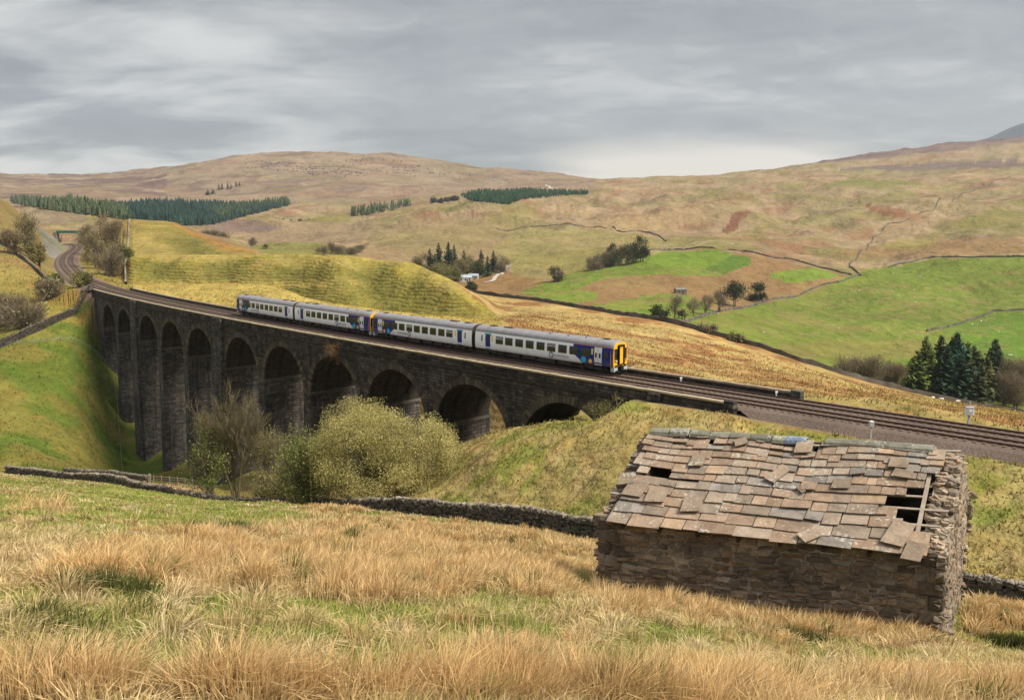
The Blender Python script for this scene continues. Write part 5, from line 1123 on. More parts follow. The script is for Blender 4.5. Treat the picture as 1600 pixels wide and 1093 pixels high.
grown_tree(at(938, 81.5), 5.4, 'thin scrubby sapling growing against the buried right end of the viaduct', 44, 4, 3, [(.17, .16, .05), (.12, .12, .04)], 1500, .085, None, 'sapling', .12, .6, .06, .3, (3, 6), .5)
def wall_plant():
    rng = np.random.default_rng(9); s = S_at_u(527, NEAR, -1.5); base = tpos(s, NEAR+.05, -3.6); tm, cm = MB(), MB(); tips = []
    for k in range(7): branching(tm, cm, base+[rng.normal(0, .2), 0, 0], np.array([rng.normal(0, .3), -.25, 1.0]), 2.3, .035, 1, rng, 3, .1, .6, ((.16, .10, .06), (.20, .12, .07)), (3, 6), tips)
    T = np.array(tips); P = T[rng.integers(0, len(T), 900)]+rng.normal(0, .1, (900, 3)); leaves(cm, P, .07, var((.22, .12, .06), 900, rng), rng)
    finish('withered_shrub', base, 'reddish brown withered shrub rooted in the viaduct wall above the fourth arch', 'shrub', None, tm, cm, LEAF)
wall_plant()

# banks of the cutting at the far left
G_CUT = 'bare trees along the railway cutting'
OLV, BRN, GRN = (.22, .20, .075), (.24, .20, .115), (.13, .15, .04)
for i, (u, Y, H, R, c, tw, lab) in enumerate([
    (172, 322, 13.0, 6.0, (.20, .18, .10), .75, 'pale grey rounded thicket right of the railway bend, nearest to the knoll wall'),
    (150, 352, 15.0, 5.5, OLV, .5, 'olive tree on the bank right of the railway bend, behind the pale thicket'),
    (186, 372, 19.0, 6.0, (.20, .165, .075), .6, 'tallest brown-olive tree at the top of the bank beside the knoll wall'),
    (166, 396, 21.0, 6.5, BRN, .65, 'russet bare tree at the middle of the bank right of the railway bend'),
    (143, 415, 17.0, 5.5, OLV, .6, 'dull olive tree leaning over the railway beside the bend'),
    (138, 470, 17.0, 6.0, BRN, .6, 'brown bare tree nearest to the road bridge'),
    (196, 345, 7.5, 3.6, GRN, .3, 'small dark green bush at the foot of the knoll wall'),
    (44, 310, 16.0, 5.0, (.22, .20, .075), .5, 'tall pale olive birch on the bank left of the railway bend'),
    (60, 300, 10.0, 3.2, (.20, .19, .06), .45, 'slim olive tree right beside the tall birch left of the railway'),
    (24, 292, 9.0, 4.0, (.20, .15, .08), .7, 'brown shrubby tree left of the tall birch'),
    (88, 262, 3.0, 2.4, (.085, .115, .03), .1, 'dark green gorse bush beside the track at the bend'),
    (74, 252, 2.8, 2.6, (.10, .12, .03), .15, 'low green gorse bush below the curving wall'),
    (38, 214, 8.5, 5.5, (.27, .235, .16), .8, 'leafless greyish thicket above the broad wall at the left edge'),
    (8, 218, 7.5, 5.0, (.27, .22, .15), .8, 'leafless brownish thicket at the far left edge above the broad wall'),
    (80, 236, 4.6, 4.2, (.23, .20, .12), .7, 'pale straw-coloured thicket near the far end of the viaduct'),
    (128, 246, 4.0, 3.6, (.21, .20, .07), .4, 'low yellow-green bush by the track at the far end of the viaduct')]):
    broadleaf(at(u, Y), H, R, c, lab, G_CUT, 60+i, int(1500+R*260), .34, tw, 'shrub' if H < 9 else 'deciduous_tree', .1, 3, lumps=13, tsize=.06, cat='shrub' if H < 9 else 'tree')

# conifer clump beyond the moor wall at the right
G_CLUMP = 'conifers in the clump at the right'
DK, SP_, LA, BR = (.028, .052, .026), (.022, .058, .036), (.105, .135, .028), (.075, .062, .032)
for i, (u, vt, Y, R, c, lab, nm) in enumerate([
    (1424, 556, 282, 3.2, LA, 'pale green larch at the left edge of the right-hand conifer clump', 'larch_tree'),
    (1440, 524, 290, 3.3, (.06, .085, .026), 'tall leaning dark larch second from the left in the conifer clump', 'larch_tree'),
    (1450, 545, 280, 3.0, (.095, .13, .028), 'bright green larch in front of the leaning dark larch', 'larch_tree'),
    (1465, 523, 288, 3.4, (.035, .055, .022), 'narrow dark spruce just left of the broadest spruce', 'conifer_tree'),
    (1488, 519, 284, 5.2, SP_, 'broadest and tallest blue-green spruce in the middle of the clump', 'conifer_tree'),
    (1506, 534, 292, 3.4, (.07, .095, .03), 'olive larch touching the right side of the broadest spruce', 'larch_tree'),
    (1523, 547, 286, 3.8, (.05, .07, .026), 'dull olive spruce in the right half of the conifer clump', 'conifer_tree'),
    (1548, 529, 300, 4.2, (.035, .06, .028), 'dark pointed spruce standing alone at the right of the clump', 'conifer_tree'),
    (1537, 556, 284, 3.2, (.085, .09, .03), 'shorter brownish larch before the dark pointed spruce', 'larch_tree'),
    (1510, 560, 279, 3.0, BR, 'short brown larch low in front of the olive larch', 'larch_tree'),
    (1562, 560, 296, 3.4, (.06, .075, .028), 'rightmost dull spruce of the clump among bare trees', 'conifer_tree'),
    (1432, 548, 276, 3.0, (.085, .115, .028), 'light green larch low at the left front of the clump', 'larch_tree'),
    (1476, 540, 276, 3.2, (.03, .055, .028), 'dark spruce directly before the broadest spruce at its left side', 'conifer_tree'),
    (1500, 548, 274, 3.2, (.028, .055, .03), 'dark spruce directly before the broadest spruce at its right side', 'conifer_tree'),
    (1530, 566, 272, 3.0, (.06, .07, .03), 'low olive fir under the dull olive spruce', 'conifer_tree'),
    (1556, 548, 290, 3.2, (.045, .065, .028), 'dull green spruce touching the right of the dark pointed spruce', 'conifer_tree'),
    (1516, 540, 300, 3.4, (.04, .06, .028), 'dark spruce half hidden behind the olive larch', 'conifer_tree'),
    (1462, 568, 277, 2.8, (.055, .055, .024), 'short dark brown-green fir in front of the narrow dark spruce', 'conifer_tree')]):
    b = at(u, Y); H = unproj(u, vt, Y)[2]-b[2]; conifer(b, H, R*1.85, c, lab, G_CLUMP, 90+i, nm, lean=.02 if i == 1 else 0, taper=.75)
for i, (u, Y, H, R) in enumerate([(1578, 283, 17, 5.0), (1594, 290, 18, 5.5), (1612, 280, 17, 5.5), (1632, 290, 18, 6), (1570, 276, 12, 4.5), (1588, 272, 12, 4.5)]):
    broadleaf(at(u, Y), H, R, (.19, .155, .09), 'bare grey-brown tree at the right edge beside the conifer clump', 'bare trees right of the conifer clump', 110+i, 2600, .3, .9, 'bare_tree', .1, 3, lumps=14, tsize=.05)
for i, (u, Y, H, R) in enumerate([(1318, 268, 6.5, 4.2), (1340, 272, 8, 4.8), (1362, 268, 8.5, 5), (1384, 272, 8, 4.5), (1400, 268, 7.5, 4), (1330, 280, 7, 4.5), (1374, 282, 8, 4.5)]):
    broadleaf(at(u, Y), H, R, (.17, .12, .10), 'leafless purplish brown thicket between the moor wall and the conifer clump', 'purplish thickets left of the conifer clump', 120+i, 2200, .3, .93, 'bare_shrub', .05, 4, lumps=14, tsize=.05, cat='shrub')

# trees of the valley: pines on the green fields, the farm plantation, the scrub beside it
def far_tree(u, v, vt, R, c, lab, seed, tw=.15, n=700, nm='broadleaf_tree', Y0=300, group=None, low=.3, size=.6, flat=1.0, lumps=10):
    b = hit(u, v, Y0, 3500); H = unproj(u, vt, b[1])[2]-b[2]; broadleaf(b, H, R*1.12, c, lab, group, seed, int(n*1.7), size, tw, nm, low, 2, flat, lumps=lumps, tsize=.09)
far_tree(1146, 479, 440, 8.2, (.028, .04, .018), 'large dark rounded pine beside the wall on the green hillside', 140, .05, 1500, 'pine_tree', 380, low=.35, size=.55)
far_tree(1181, 470, 443, 6.0, (.03, .042, .018), 'dark flat-topped pine just right of the large rounded pine', 141, .05, 700, 'pine_tree', 380, low=.62, size=.55)
far_tree(1176, 471, 460, 4.2, (.03, .04, .02), 'low dark bush left of the flat-topped pine trunk', 142, .05, 400, 'dark_bush', 380, low=.05)
far_tree(1191, 470, 458, 3.6, (.03, .04, .02), 'low dark bush right of the flat-topped pine trunk', 143, .05, 400, 'dark_bush', 380, low=.05)
far_tree(1028, 505, 473, 4.6, (.05, .065, .02), 'lone ivy-dark tree at the lower corner of the green fields', 144, .1, 900, 'ivy_clad_tree', 300, low=.08)
far_tree(1055, 499, 460, 4.4, (.25, .205, .155), 'slender bare tree right of the lone ivy-dark tree', 145, .95, 420, 'bare_tree', 330)
far_tree(1083, 494, 464, 3.6, (.25, .205, .155), 'bare tree in the gap left of the two bare trees by the dark pine', 146, .95, 380, 'bare_tree', 330)
far_tree(1102, 492, 458, 4.4, (.25, .205, .155), 'bare grey tree second from the right in the row below the dark pine', 147, .95, 480, 'bare_tree', 330)
far_tree(1122, 488, 455, 4.8, (.25, .205, .155), 'bare purplish tree at the right end of the row, nearest to the dark pine', 148, .95, 600, 'bare_tree', 330)
far_tree(1066, 498, 484, 2.2, (.12, .11, .05), 'small dark stump-like bush beneath the slender bare tree', 149, .4, 300, 'bush', 330)
far_tree(1103, 520, 508, 3.0, (.19, .15, .08), 'brownish bush just beyond the moor wall, right of the train', 150, .7, 500, 'bush', 255, low=.05)
far_tree(1147, 534, 524, 2.6, (.11, .10, .05), 'dark flat bush just beyond the moor wall below the green field', 151, .5, 400, 'bush', 255, low=.05)
far_tree(870, 440, 417, 6.0, (.065, .06, .03), 'round dark bare tree standing alone above the bright green strip', 152, .6, 1300, 'round_tree', 450, low=.15)
for i, (u, v, vt, R, c, tw, lab) in enumerate([
    (956, 412, 375, 4.6, (.045, .055, .03), .1, 'dark pine with a lollipop crown at the left of the hillside copse'),
    (1002, 408, 369, 5.5, (.05, .065, .03), .1, 'tall dark ivy-covered tree at the right end of the hillside copse'),
    (985, 412, 378, 6.0, (.085, .10, .038), .2, 'green leafy tree in the middle of the hillside copse'),
    (970, 414, 384, 5.5, (.13, .12, .055), .5, 'pale brownish tree left of the middle of the hillside copse'),
    (945, 416, 397, 6.0, (.15, .13, .075), .8, 'brown bare thicket at the lower left of the hillside copse'),
    (928, 420, 403, 5.5, (.15, .135, .08), .85, 'greyish low thicket trailing left below the hillside copse'),
    (958, 415, 399, 4.2, (.06, .08, .03), .1, 'low dark green bush under the lollipop pine'),
    (1008, 402, 390, 3.0, (.08, .09, .04), .3, 'small bush at the corner of the wall above the copse')]):
    far_tree(u, v+1, vt-1, R*1.3, c, lab, 160+i, tw, 1500, 'copse_tree', 520, 'trees of the hillside copse', low=.12)
G_FARM = 'plantation around the white farmhouse'
for i, (u, v, vt, R, c, lab) in enumerate([
    (672, 421, 388, 4.0, DK, 'leftmost dark spruce of the farm plantation'), (686, 422, 379, 4.2, DK, 'second dark spruce from the left in the farm plantation'),
    (701, 418, 377, 4.4, (.03, .05, .028), 'tallest dark spruce of the farm plantation'), (710, 416, 382, 3.6, DK, 'dark spruce right behind the tallest one at the farm'),
    (679, 424, 396, 3.4, DK, 'short dark spruce between the two leftmost ones'), (725, 414, 389, 2.8, (.045, .06, .03), 'narrow dark spruce in the gap at the middle of the plantation'),
    (752, 430, 390, 4.0, DK, 'dark spruce directly behind the white farmhouse'), (771, 424, 391, 4.0, (.032, .055, .028), 'rightmost dark spruce of the farm plantation'),
    (762, 431, 399, 3.6, (.05, .08, .028), 'green larch between the two right-hand spruces')]):
    b = hit(u, v, 560, 1500); conifer(b, unproj(u, vt, b[1])[2]-b[2], R*1.5, c, lab, G_FARM, 180+i, q=.8, taper=.75)
for i, (u, v, vt, R, c, tw, lab) in enumerate([
    (735, 424, 404, 6.0, (.14, .145, .05), .2, 'pale green leafy tree behind the farmhouse roof'), (718, 428, 410, 5.5, (.16, .15, .06), .3, 'yellowish tree left of the farmhouse'),
    (700, 432, 416, 5.5, (.17, .165, .05), .2, 'yellow-green bush left of the farm buildings'), (684, 432, 414, 5.0, (.16, .155, .05), .25, 'pale bush under the dark spruces'),
    (660, 422, 402, 5.0, (.16, .155, .06), .4, 'pale olive tree at the left edge of the plantation'), (783, 424, 402, 5.0, (.14, .12, .06), .75, 'bare brownish tree at the right edge of the plantation'),
    (747, 428, 412, 4.5, (.12, .135, .04), .2, 'green bush beside the farmhouse gable'), (737, 455, 446, 2.4, (.07, .075, .03), .2, 'small dark bush alone below the farm lane'),
    (708, 436, 425, 4.0, (.15, .15, .05), .2, 'low leafy hedge bush before the farm shed')]):
    far_tree(u, v+2, vt-5, R*1.4, c, lab, 200+i, tw, 1300, 'plantation_tree', 520, G_FARM, low=.05)
for i, (u, v, vt, R, tw) in enumerate([(505, 398, 386, 6, .9), (520, 396, 381, 7, .9), (535, 397, 385, 7, .85), (548, 397, 388, 6, .8), (562, 394, 384, 5, .6)]):
    far_tree(u, v, vt, R, (.17, .15, .08), 'bare tree in the pale thicket beyond the crest of the yellow knoll', 220+i, tw, 700, 'bare_tree', 560, 'thicket beyond the knoll')
far_tree(393, 386, 372, 5.5, (.15, .12, .08), 'lone round bare tree on the pasture beyond the knoll', 230, .9, 800, 'bare_tree', 600)
far_tree(416, 389, 382, 3.5, (.12, .11, .06), 'small bush right of the lone round bare tree', 231, .6, 400, 'bush', 600)
for i, (u, v, vt, R) in enumerate([(335, 374, 362, 6), (350, 378, 366, 6.5), (322, 370, 362, 5)]):
    far_tree(u, v, vt, R, (.14, .12, .09), 'grey bare thicket in the hollow behind the knoll crest', 235+i, .85, 500, 'bare_shrub', 700, 'grey thickets behind the knoll')

# distant plantations: too many trees to count
def forest(name, label, poly, Y0, Y1, n, Hr, col, seed, rw=.2, kind='stuff', cat='forest'):
    rng = np.random.default_rng(seed); P = np.asarray(poly, float); u = rng.uniform(P[:, 0].min(), P[:, 0].max(), n*6); v = rng.uniform(P[:, 1].min(), P[:, 1].max(), n*6)
    k = in_poly(u, v, P); u, v = u[k][:n], v[k][:n]; n = len(u)
    Y = np.exp(np.linspace(math.log(Y0), math.log(Y1), 130)); r = (u-CX)/F; t = (CY-v)/F; kk = 1/(cP+t*sP); dx, dz = r*kk, (-sP+t*cP)*kk
    X = dx[:, None]*Y; YY = np.broadcast_to(Y, X.shape); z = ground_z(X.ravel(), YY.ravel()).reshape(X.shape); b = z >= dz[:, None]*Y; i = np.clip(b.argmax(1), 1, 129); a = np.arange(n)
    g0 = dz*Y[i-1]-z[a, i-1]; g1 = dz*Y[i]-z[a, i]; y = Y[i-1]+(Y[i]-Y[i-1])*np.clip(g0/(g0-g1+1e-9), 0, 1); x = dx*y; zz = ground_z(x, y); ok = b.any(1); x, y, zz = x[ok], y[ok], zz[ok]; n = len(x)
    H = Hr[0]+(Hr[1]-Hr[0])*rng.beta(2.2, 1.6, n); R = H*rw*rng.uniform(.8, 1.25, n); m = MB(); cc = np.asarray(col)*rng.uniform(.55, 1.45, (n, 1))*rng.uniform(.9, 1.1, (n, 3))
    for lv, (h0, h1, rr) in enumerate(((.05, .55, 1.0), (.3, .8, .75), (.55, 1.0, .5))):
        an = np.arange(7)*2*pi/7; ra = R[:, None]*rr*rng.uniform(.6, 1.2, (n, 7)); V = np.zeros((n, 8, 3)); V[:, :7, 0] = x[:, None]+ra*np.cos(an); V[:, :7, 1] = y[:, None]+ra*np.sin(an); V[:, :7, 2] = (zz+H*h0)[:, None]+rng.normal(0, .05, (n, 7))*H[:, None]
        V[:, 7] = np.stack([x+rng.normal(0, .04, n)*H, y, zz+H*h1], 1); T = np.array([[j, (j+1) % 7, 7] for j in range(7)]); m.add(V.reshape(-1, 3), None, (T[None]+(np.arange(n)*8)[:, None, None]).reshape(-1, 3), col=np.repeat(cc*(.85+.15*lv), 8, 0))
    o = m.build(name, NEEDLE); return tag(o, label, cat, None, kind)
SPRU, LARC = (.022, .048, .040), (.060, .080, .040)
forest('spruce_forest', 'dark teal spruce plantation filling the valley behind the knoll', [(178, 322), (240, 317), (330, 318), (400, 322), (445, 318), (452, 322), (400, 334), (330, 352), (290, 353), (205, 345)], 900, 2300, 2400, (5, 15), SPRU, 1)
forest('larch_forest', 'olive green strip of larches along the edge of the plantation at the left', [(15, 312), (60, 313), (150, 322), (178, 322), (205, 345), (140, 336), (60, 326), (20, 318)], 800, 2400, 900, (6, 17), LARC, 2)
forest('larch_forest', 'lighter larches along the upper right end of the teal plantation', [(330, 330), (380, 320), (450, 312), (455, 320), (400, 332), (340, 348)], 900, 2300, 500, (9, 14), (.055, .078, .035), 3)
forest('spruce_forest', 'dark green block of young conifers on the moor below the skyline', [(718, 305), (745, 300), (830, 297), (915, 301), (922, 303), (870, 307), (815, 312), (795, 320), (735, 314)], 1300, 3000, 1600, (4, 11), (.024, .060, .028), 4)
forest('larch_forest', 'sparse strip of larches on the far moor above the pale pasture', [(545, 332), (600, 324), (645, 316), (645, 322), (600, 332), (550, 340)], 1000, 2600, 120, (12, 18), (.065, .085, .04), 5, .16)
G_SK = 'dark conifers on the shoulder of the big hill'
for i, (u, v, vt, R) in enumerate([(325, 305, 297, 10), (333, 303, 295, 9), (342, 297, 286, 7), (347, 296, 284, 7), (356, 296, 283, 7), (361, 295, 285, 6), (369, 291, 281, 6), (374, 290, 284, 6)]):
    b = hit(u, v, 1500, 3300); conifer(b, unproj(u, vt, b[1])[2]-b[2], R, (.024, .042, .034), 'dark conifer in the small row on the shoulder of the big hill', G_SK, 240+i, q=.3)
for i, (u, v, R) in enumerate([(676, 317, 9), (683, 316, 8), (690, 317, 7), (697, 315, 7), (704, 314, 7), (712, 313, 8)]):
    far_tree(u, v, v-6, R, (.05, .055, .035), 'dark scrubby tree in the line left of the young conifer block', 250+i, .2, 260, 'scrub_tree', 1250, 'scrub line left of the conifer block', size=1.6, low=.1)
# ------------------------------------------------------------------ far buildings, posts, fences, sheep
LIME = mat('limewashed_wall', (.38, .37, .345), nz=(.5, .3), rough=.9); BLUER = mat('blue_slate', (.30, .35, .42), nz=(.6, .2), rough=.6); GREYS = mat('grey_stone', (.17, .155, .135), nz=(.8, .5), rough=.95)
GRNP = mat('green_bridge_paint', (.012, .13, .11), nz=(.6, .3), rough=.6); POST = mat('weathered_post', (.24, .205, .16), nz=(2, .4), rough=.95); WIREM = mat('galvanised_wire', (.30, .29, .27), nz=None, rough=.6)
STEEL = mat('galvanised_steel', (.36, .37, .38), nz=(3, .25), rough=.5); CAB = mat('white_cabinet_paint', (.74, .75, .74), nz=(2, .12), rough=.5); FLEECE = mat('fleece', (.62, .58, .50), nz=(6, .25), rough=1)
def house(name, base, L, W, H, rise, ang, label, cat, wallm, roofm, wins=(), chim=False, door=None):
    root = empty(name, base, label, cat); R = rotz(ang)
    def put(m, nm, mt): o = m.build(nm, mt, loc=base); o.parent = root; o.location = (0, 0, 0); return o
    w = lambda x, y, z: np.asarray(base)+R@np.array([x, y, z])
    m = MB(); V = [w(x, y, z) for z in (-1.5, H) for x, y in ((-L/2, -W/2), (L/2, -W/2), (L/2, W/2), (-L/2, W/2))]; hexa(m, V)
    for x in (-L/2, L/2): m.add([w(x, -W/2, H), w(x, W/2, H), w(x, 0, H+rise)], None, [[0, 1, 2] if x > 0 else [0, 2, 1]])
    put(m, 'wall', wallm); m = MB()
    for s in (-1, 1):
        V = [w(x, y, z) for d in (0.02, .16) for x, y, z in ((-L/2-.25, s*(W/2+.3), H-.14+d), (L/2+.25, s*(W/2+.3), H-.14+d), (L/2+.25, 0, H+rise+d), (-L/2-.25, 0, H+rise+d))]; hexa(m, V if s < 0 else [V[i] for i in (3, 2, 1, 0, 7, 6, 5, 4)])
    rf = put(m, 'roof', roofm)
    for x, z, ww, hh in wins: m = MB(); V = [w(x+a, -W/2-b, z+c) for c in (-hh/2, hh/2) for a, b in ((-ww/2, .04), (ww/2, .04), (ww/2, -.1), (-ww/2, -.1))]; hexa(m, V); put(m, 'window', GLASS)
    if door is not None: m = MB(); V = [w(door+a, -W/2-b, c) for c in (0, 2) for a, b in ((-.5, .04), (.5, .04), (.5, -.1), (-.5, -.1))]; hexa(m, V); put(m, 'door', DWOOD)
    if chim:
        for x in (-L/2+.5, L/2-.5): m = MB(); V = [w(x+a, b, c) for c in (H+rise-.5, H+rise+1.3) for a, b in ((-.45, -.4), (.45, -.4), (.45, .4), (-.45, .4))]; hexa(m, V); o = m.build('chimney', wallm, loc=base); o.parent = rf; o.location = (0, 0, 0)
    return root
b = hit(726, 440, 540, 900); house('farmhouse', b, 9.5, 6, 3.2, 1.7, .25, 'long white farmhouse with pale blue slate roof below the dark spruces', 'farmhouse', LIME, BLUER, [(-3, 1.8, 1, 1.1), (0, 1.8, 1, 1.1), (3, 1.8, 1, 1.1)], True, 1.5)
b = hit(740, 436, 540, 900); house('farm_shed', b, 8, 6, 3.0, 1.4, -.15, 'white shed with a bluish roof right beside the long farmhouse', 'shed', LIME, BLUER, [(-1.5, 1.8, 1.2, .9)], False, 1.8)
b = hit(708, 432, 540, 900); house('farm_cottage', b, 5.5, 5, 3.2, 2.0, .9, 'small pale gabled cottage half hidden by bushes left of the farmhouse', 'cottage', LIME, GREYS, [(0, 1.8, 1, 1)], True, None)
b = hit(1063, 459, 380, 900); house('field_barn', b, 7.5, 5, 3.0, 1.2, .1, 'small grey stone field barn above the bare trees on the green field', 'barn', GREYS, GREYS, [(-1.5, 1.6, .7, .9)], False, 1.2)
b = hit(171, 542, 150, 300); house('stone_hut', b, 2.6, 1.8, .9, .25, .25, 'tiny pale stone hut on the grass beside the far viaduct pier', 'hut', GREYS, mat('pale_slab', (.50, .49, .46), nz=(2, .3)), (), False, .6)
def bridge():
    p0 = unproj(108, 362, 690); s = float(np.interp(p0[1], TY[400:], TS[400:])); c = tpos(s, 0, 0); zt = p0[2]; root = empty('road_bridge', (c[0], c[1], c[2]), 'green painted road bridge over the railway cutting at the far left', 'bridge')
    def put(m, nm, mt): o = m.build(nm, mt, loc=c); o.parent = root; o.location = (0, 0, 0)
    for y in (-1.6, 1.6): m = MB(); box(m, (c[0]+1, c[1]+y, zt-.1), (19, .22, 2.0)); [box(m, (c[0]+1+x, c[1]+y-.13*np.sign(1), zt-.1), (.12, .3, 2.0)) for x in np.arange(-9, 9.1, 1.5)]; put(m, 'girder', GRNP)
    m = MB(); box(m, (c[0]+1, c[1], zt-1.0), (19, 3.0, .3)); put(m, 'deck', GREYS)
    for x in (-9.5, 11): m = MB(); box(m, (c[0]+x, c[1], (zt+c[2])/2-2), (3, 4.4, zt-c[2]+3)); put(m, 'abutment', GREYS)
bridge()
def cabinet():
    p = tpos(S_at_u(1514, -5.2, 0), -5.2, -.95); p[2] = gz(p[0], p[1]); root = empty('trackside_cabinet', p, 'white equipment cabinet on a grey post beside the far track at the right', 'cabinet')
    for nm, c, d, mt in (('post', (0, 0, .75), (.14, .14, 1.9), STEEL), ('box', (0, 0, 1.35), (.60, .42, .62), CAB), ('hood', (0, 0, 1.69), (.68, .5, .05), STEEL), ('aerial', (.0, 0, 1.95), (.07, .07, .5), STEEL), ('door', (-.02, -.225, 1.34), (.46, .02, .5), STEEL), ('label_plate', (-.02, -.24, 1.42), (.22, .012, .14), CAB)):
        m = MB(); box(m, c, d); o = m.build(nm, mt, root)
    p = tpos(S_at_u(1361, 4.9, 0), 4.9, -1.0); p[2] = gz(p[0], p[1])-.2; root = empty('relay_post', p, 'short grey post with a pale box beside the near track above the barn roof', 'post')
    for nm, c, d, mt in (('post', (0, 0, .55), (.13, .13, 1.5), STEEL), ('box', (0, 0, 1.42), (.36, .28, .40), STEEL), ('cap', (0, 0, 1.64), (.28, .3, .08), CAB)): m = MB(); box(m, c, d); m.build(nm, mt, root)
    for u, lab in ((1064, 'small white marker post beside the far parapet, nearest to the train'), (1213, 'small white marker post near the right end of the far parapet')):
        p = tpos(S_at_u(u, -3.55, 0), -3.55, -.35); root = empty('marker_post', p, lab, 'marker post', 'white marker posts')
        for nm, c, d in (('stake', (0, 0, .25), (.09, .09, .6)), ('plate', (0, -.06, .5), (.24, .04, .26))): m = MB(); box(m, c, d); m.build(nm, CAB, root)
cabinet()
def pole(u, v, vt, Y0, label, r, arm=True, mt=POST):
    b = hit(u, v, Y0, 2000); H = unproj(u, vt, b[1])[2]-b[2]; root = empty('utility_pole' if arm else 'marker_pole', b, label, 'pole')
    m = MB(); tube(m, [(0, 0, -1), (0, 0, H)], [r, r*.8], 6); m.build('pole', mt, root)
    m = MB(); box(m, (0, 0, H-.5 if arm else H-.2), (1.8 if arm else r*3, .15, .15)); m.build('crossarm' if arm else 'cap', mt, root)
pole(628, 400, 384, 560, 'thin grey utility pole on the brown pasture left of the farm plantation', .22, True, STEEL)
pole(869, 441, 424, 450, 'pale pole standing in front of the round dark tree', .28, False, CAB)
pole(300 if False else 547, 792, 777, 60, 'short pale stake standing in the pasture wall right of the willow', .05, False, POST)
def rail_fence(label, P, H, rails, step, name, r=.06, rr=.035, group=None, flatrail=True, mt=None):
    C = curve_pts(P, 8) if len(P) > 2 else np.array(P, float); Q, s = resample(C, step); z = ground_z(Q[:, 0], Q[:, 1]); base = np.array([Q[0, 0], Q[0, 1], z[0]]); root = empty(name, base, label, 'fence', group); rng = np.random.default_rng(3)
    for k in range(len(Q)):
        m = MB(); tube(m, [(Q[k, 0]-base[0], Q[k, 1]-base[1], z[k]-base[2]-.3), (Q[k, 0]-base[0]+rng.normal(0, .03), Q[k, 1]-base[1], z[k]-base[2]+H*rng.uniform(.95, 1.08))], r, 5); m.build('post', POST, root)
    for h in rails:
        m = MB(); tube(m, np.stack([Q[:, 0]-base[0], Q[:, 1]-base[1]-r, z-base[2]+h], 1), rr, 4); m.build('rail' if flatrail else 'wire', mt or POST, root)
rail_fence('brown wooden post and rail fence at the foot of the piers, right of the gatepost', [tuple(at(u, y)[:2]) for u, y in ((240, 122), (282, 118), (324, 113))], 1.25, (.4, .75, 1.1), 1.9, 'wooden_fence', .075, .05)
rail_fence('pale post and wire fence running up the green slope beside the viaduct', [tuple(at(u, y)[:2]) for u, y in ((196, 168), (191, 182), (187, 196), (183, 206), (178, 212))], 1.2, (.5, .8, 1.1), 2.2, 'wire_fence', .07, .02, 'wire fences on the green slope', False, WIREM)
rail_fence('post and wire fence crossing the green slope to the tiny stone hut', [tuple(at(u, y)[:2]) for u, y in ((-20, 199), (40, 203), (100, 209), (165, 214))], 1.1, (.4, .7, 1.0), 3.0, 'wire_fence', .07, .02, 'wire fences on the green slope', False, WIREM)
def gatepost():
    p = at(234, 122); m = MB(); rng = np.random.default_rng(2); m.add(STV*[.22, .22, .8]+p+[0, 0, .6], STQ, STT, col=(.17, .15, .125)); o = m.build('stone_gatepost', WALLM, loc=p); tag(o, 'squat stone gatepost between the short wall and the wooden fence', 'gatepost')
gatepost()
def build_sheep():
    rng = np.random.default_rng(77)
    m = MB(); x = np.array([-.52, -.48, -.3, 0, .3, .46, .52]); r = np.array([.05, .2, .29, .31, .28, .18, .05]); tube(m, np.stack([x, 0*x, .62+.03*np.cos(x*4)], 1), r, 9)
    tube(m, [(.42, 0, .72), (.56, 0, .76), (.70, 0, .68), (.80, 0, .58)], [.13, .12, .10, .05], 7); [tube(m, [(.58, s*.08, .8), (.55, s*.2, .82)], [.04, .015], 4) for s in (-1, 1)]
    for a in (-.32, .3):
        for s in (-.13, .13): tube(m, [(a, s, .5), (a-.02*np.sign(a), s, .26), (a, s, -.02)], [.075, .045, .04], 5)
    proto = None
    spots = [(1457, 627, 200, 'white sheep grazing below the dark conifer clump, left of its neighbour by the wall'), (1471, 629, 200, 'white sheep grazing below the dark conifer clump, right of its neighbour by the wall'),
             (1349, 594, 200, 'white sheep lying close under the moor wall left of the conifer clump'), (1355, 595, 200, 'second white sheep close under the moor wall left of the conifer clump'), (1496, 631, 200, 'white sheep nearest to the right of the pair under the conifers')]
    far = [(1342, 455), (1360, 428), (1396, 420), (1404, 462), (1428, 454), (1438, 434), (1430, 473), (1428, 465), (1484, 456), (1503, 449), (1396, 428), (1519, 508), (1533, 503), (1577, 556), (1580, 556), (1193, 521), (1310, 514), (1122, 491), (1560, 520)]
    for u, v in far: spots.append((u, v, 256, 'tiny white sheep grazing on the bright green hillside fields'))
    for i, (u, v, Y0, lab) in enumerate(spots):
        p = hit(u, v, Y0, 900); sc = .92 if Y0 == 200 else 1.1
        if proto is None: o = proto = m.build('sheep', FLEECE)
        else: o = proto.copy(); COL.objects.link(o)
        o.location = p; o.rotation_euler = (0, 0, rng.uniform(-.7, .7)+(pi if rng.random() < .5 else 0)); o.scale = (sc, sc, sc); tag(o, lab, 'sheep', 'sheep near the moor wall' if Y0 == 200 else 'sheep on the green fields')
build_sheep()
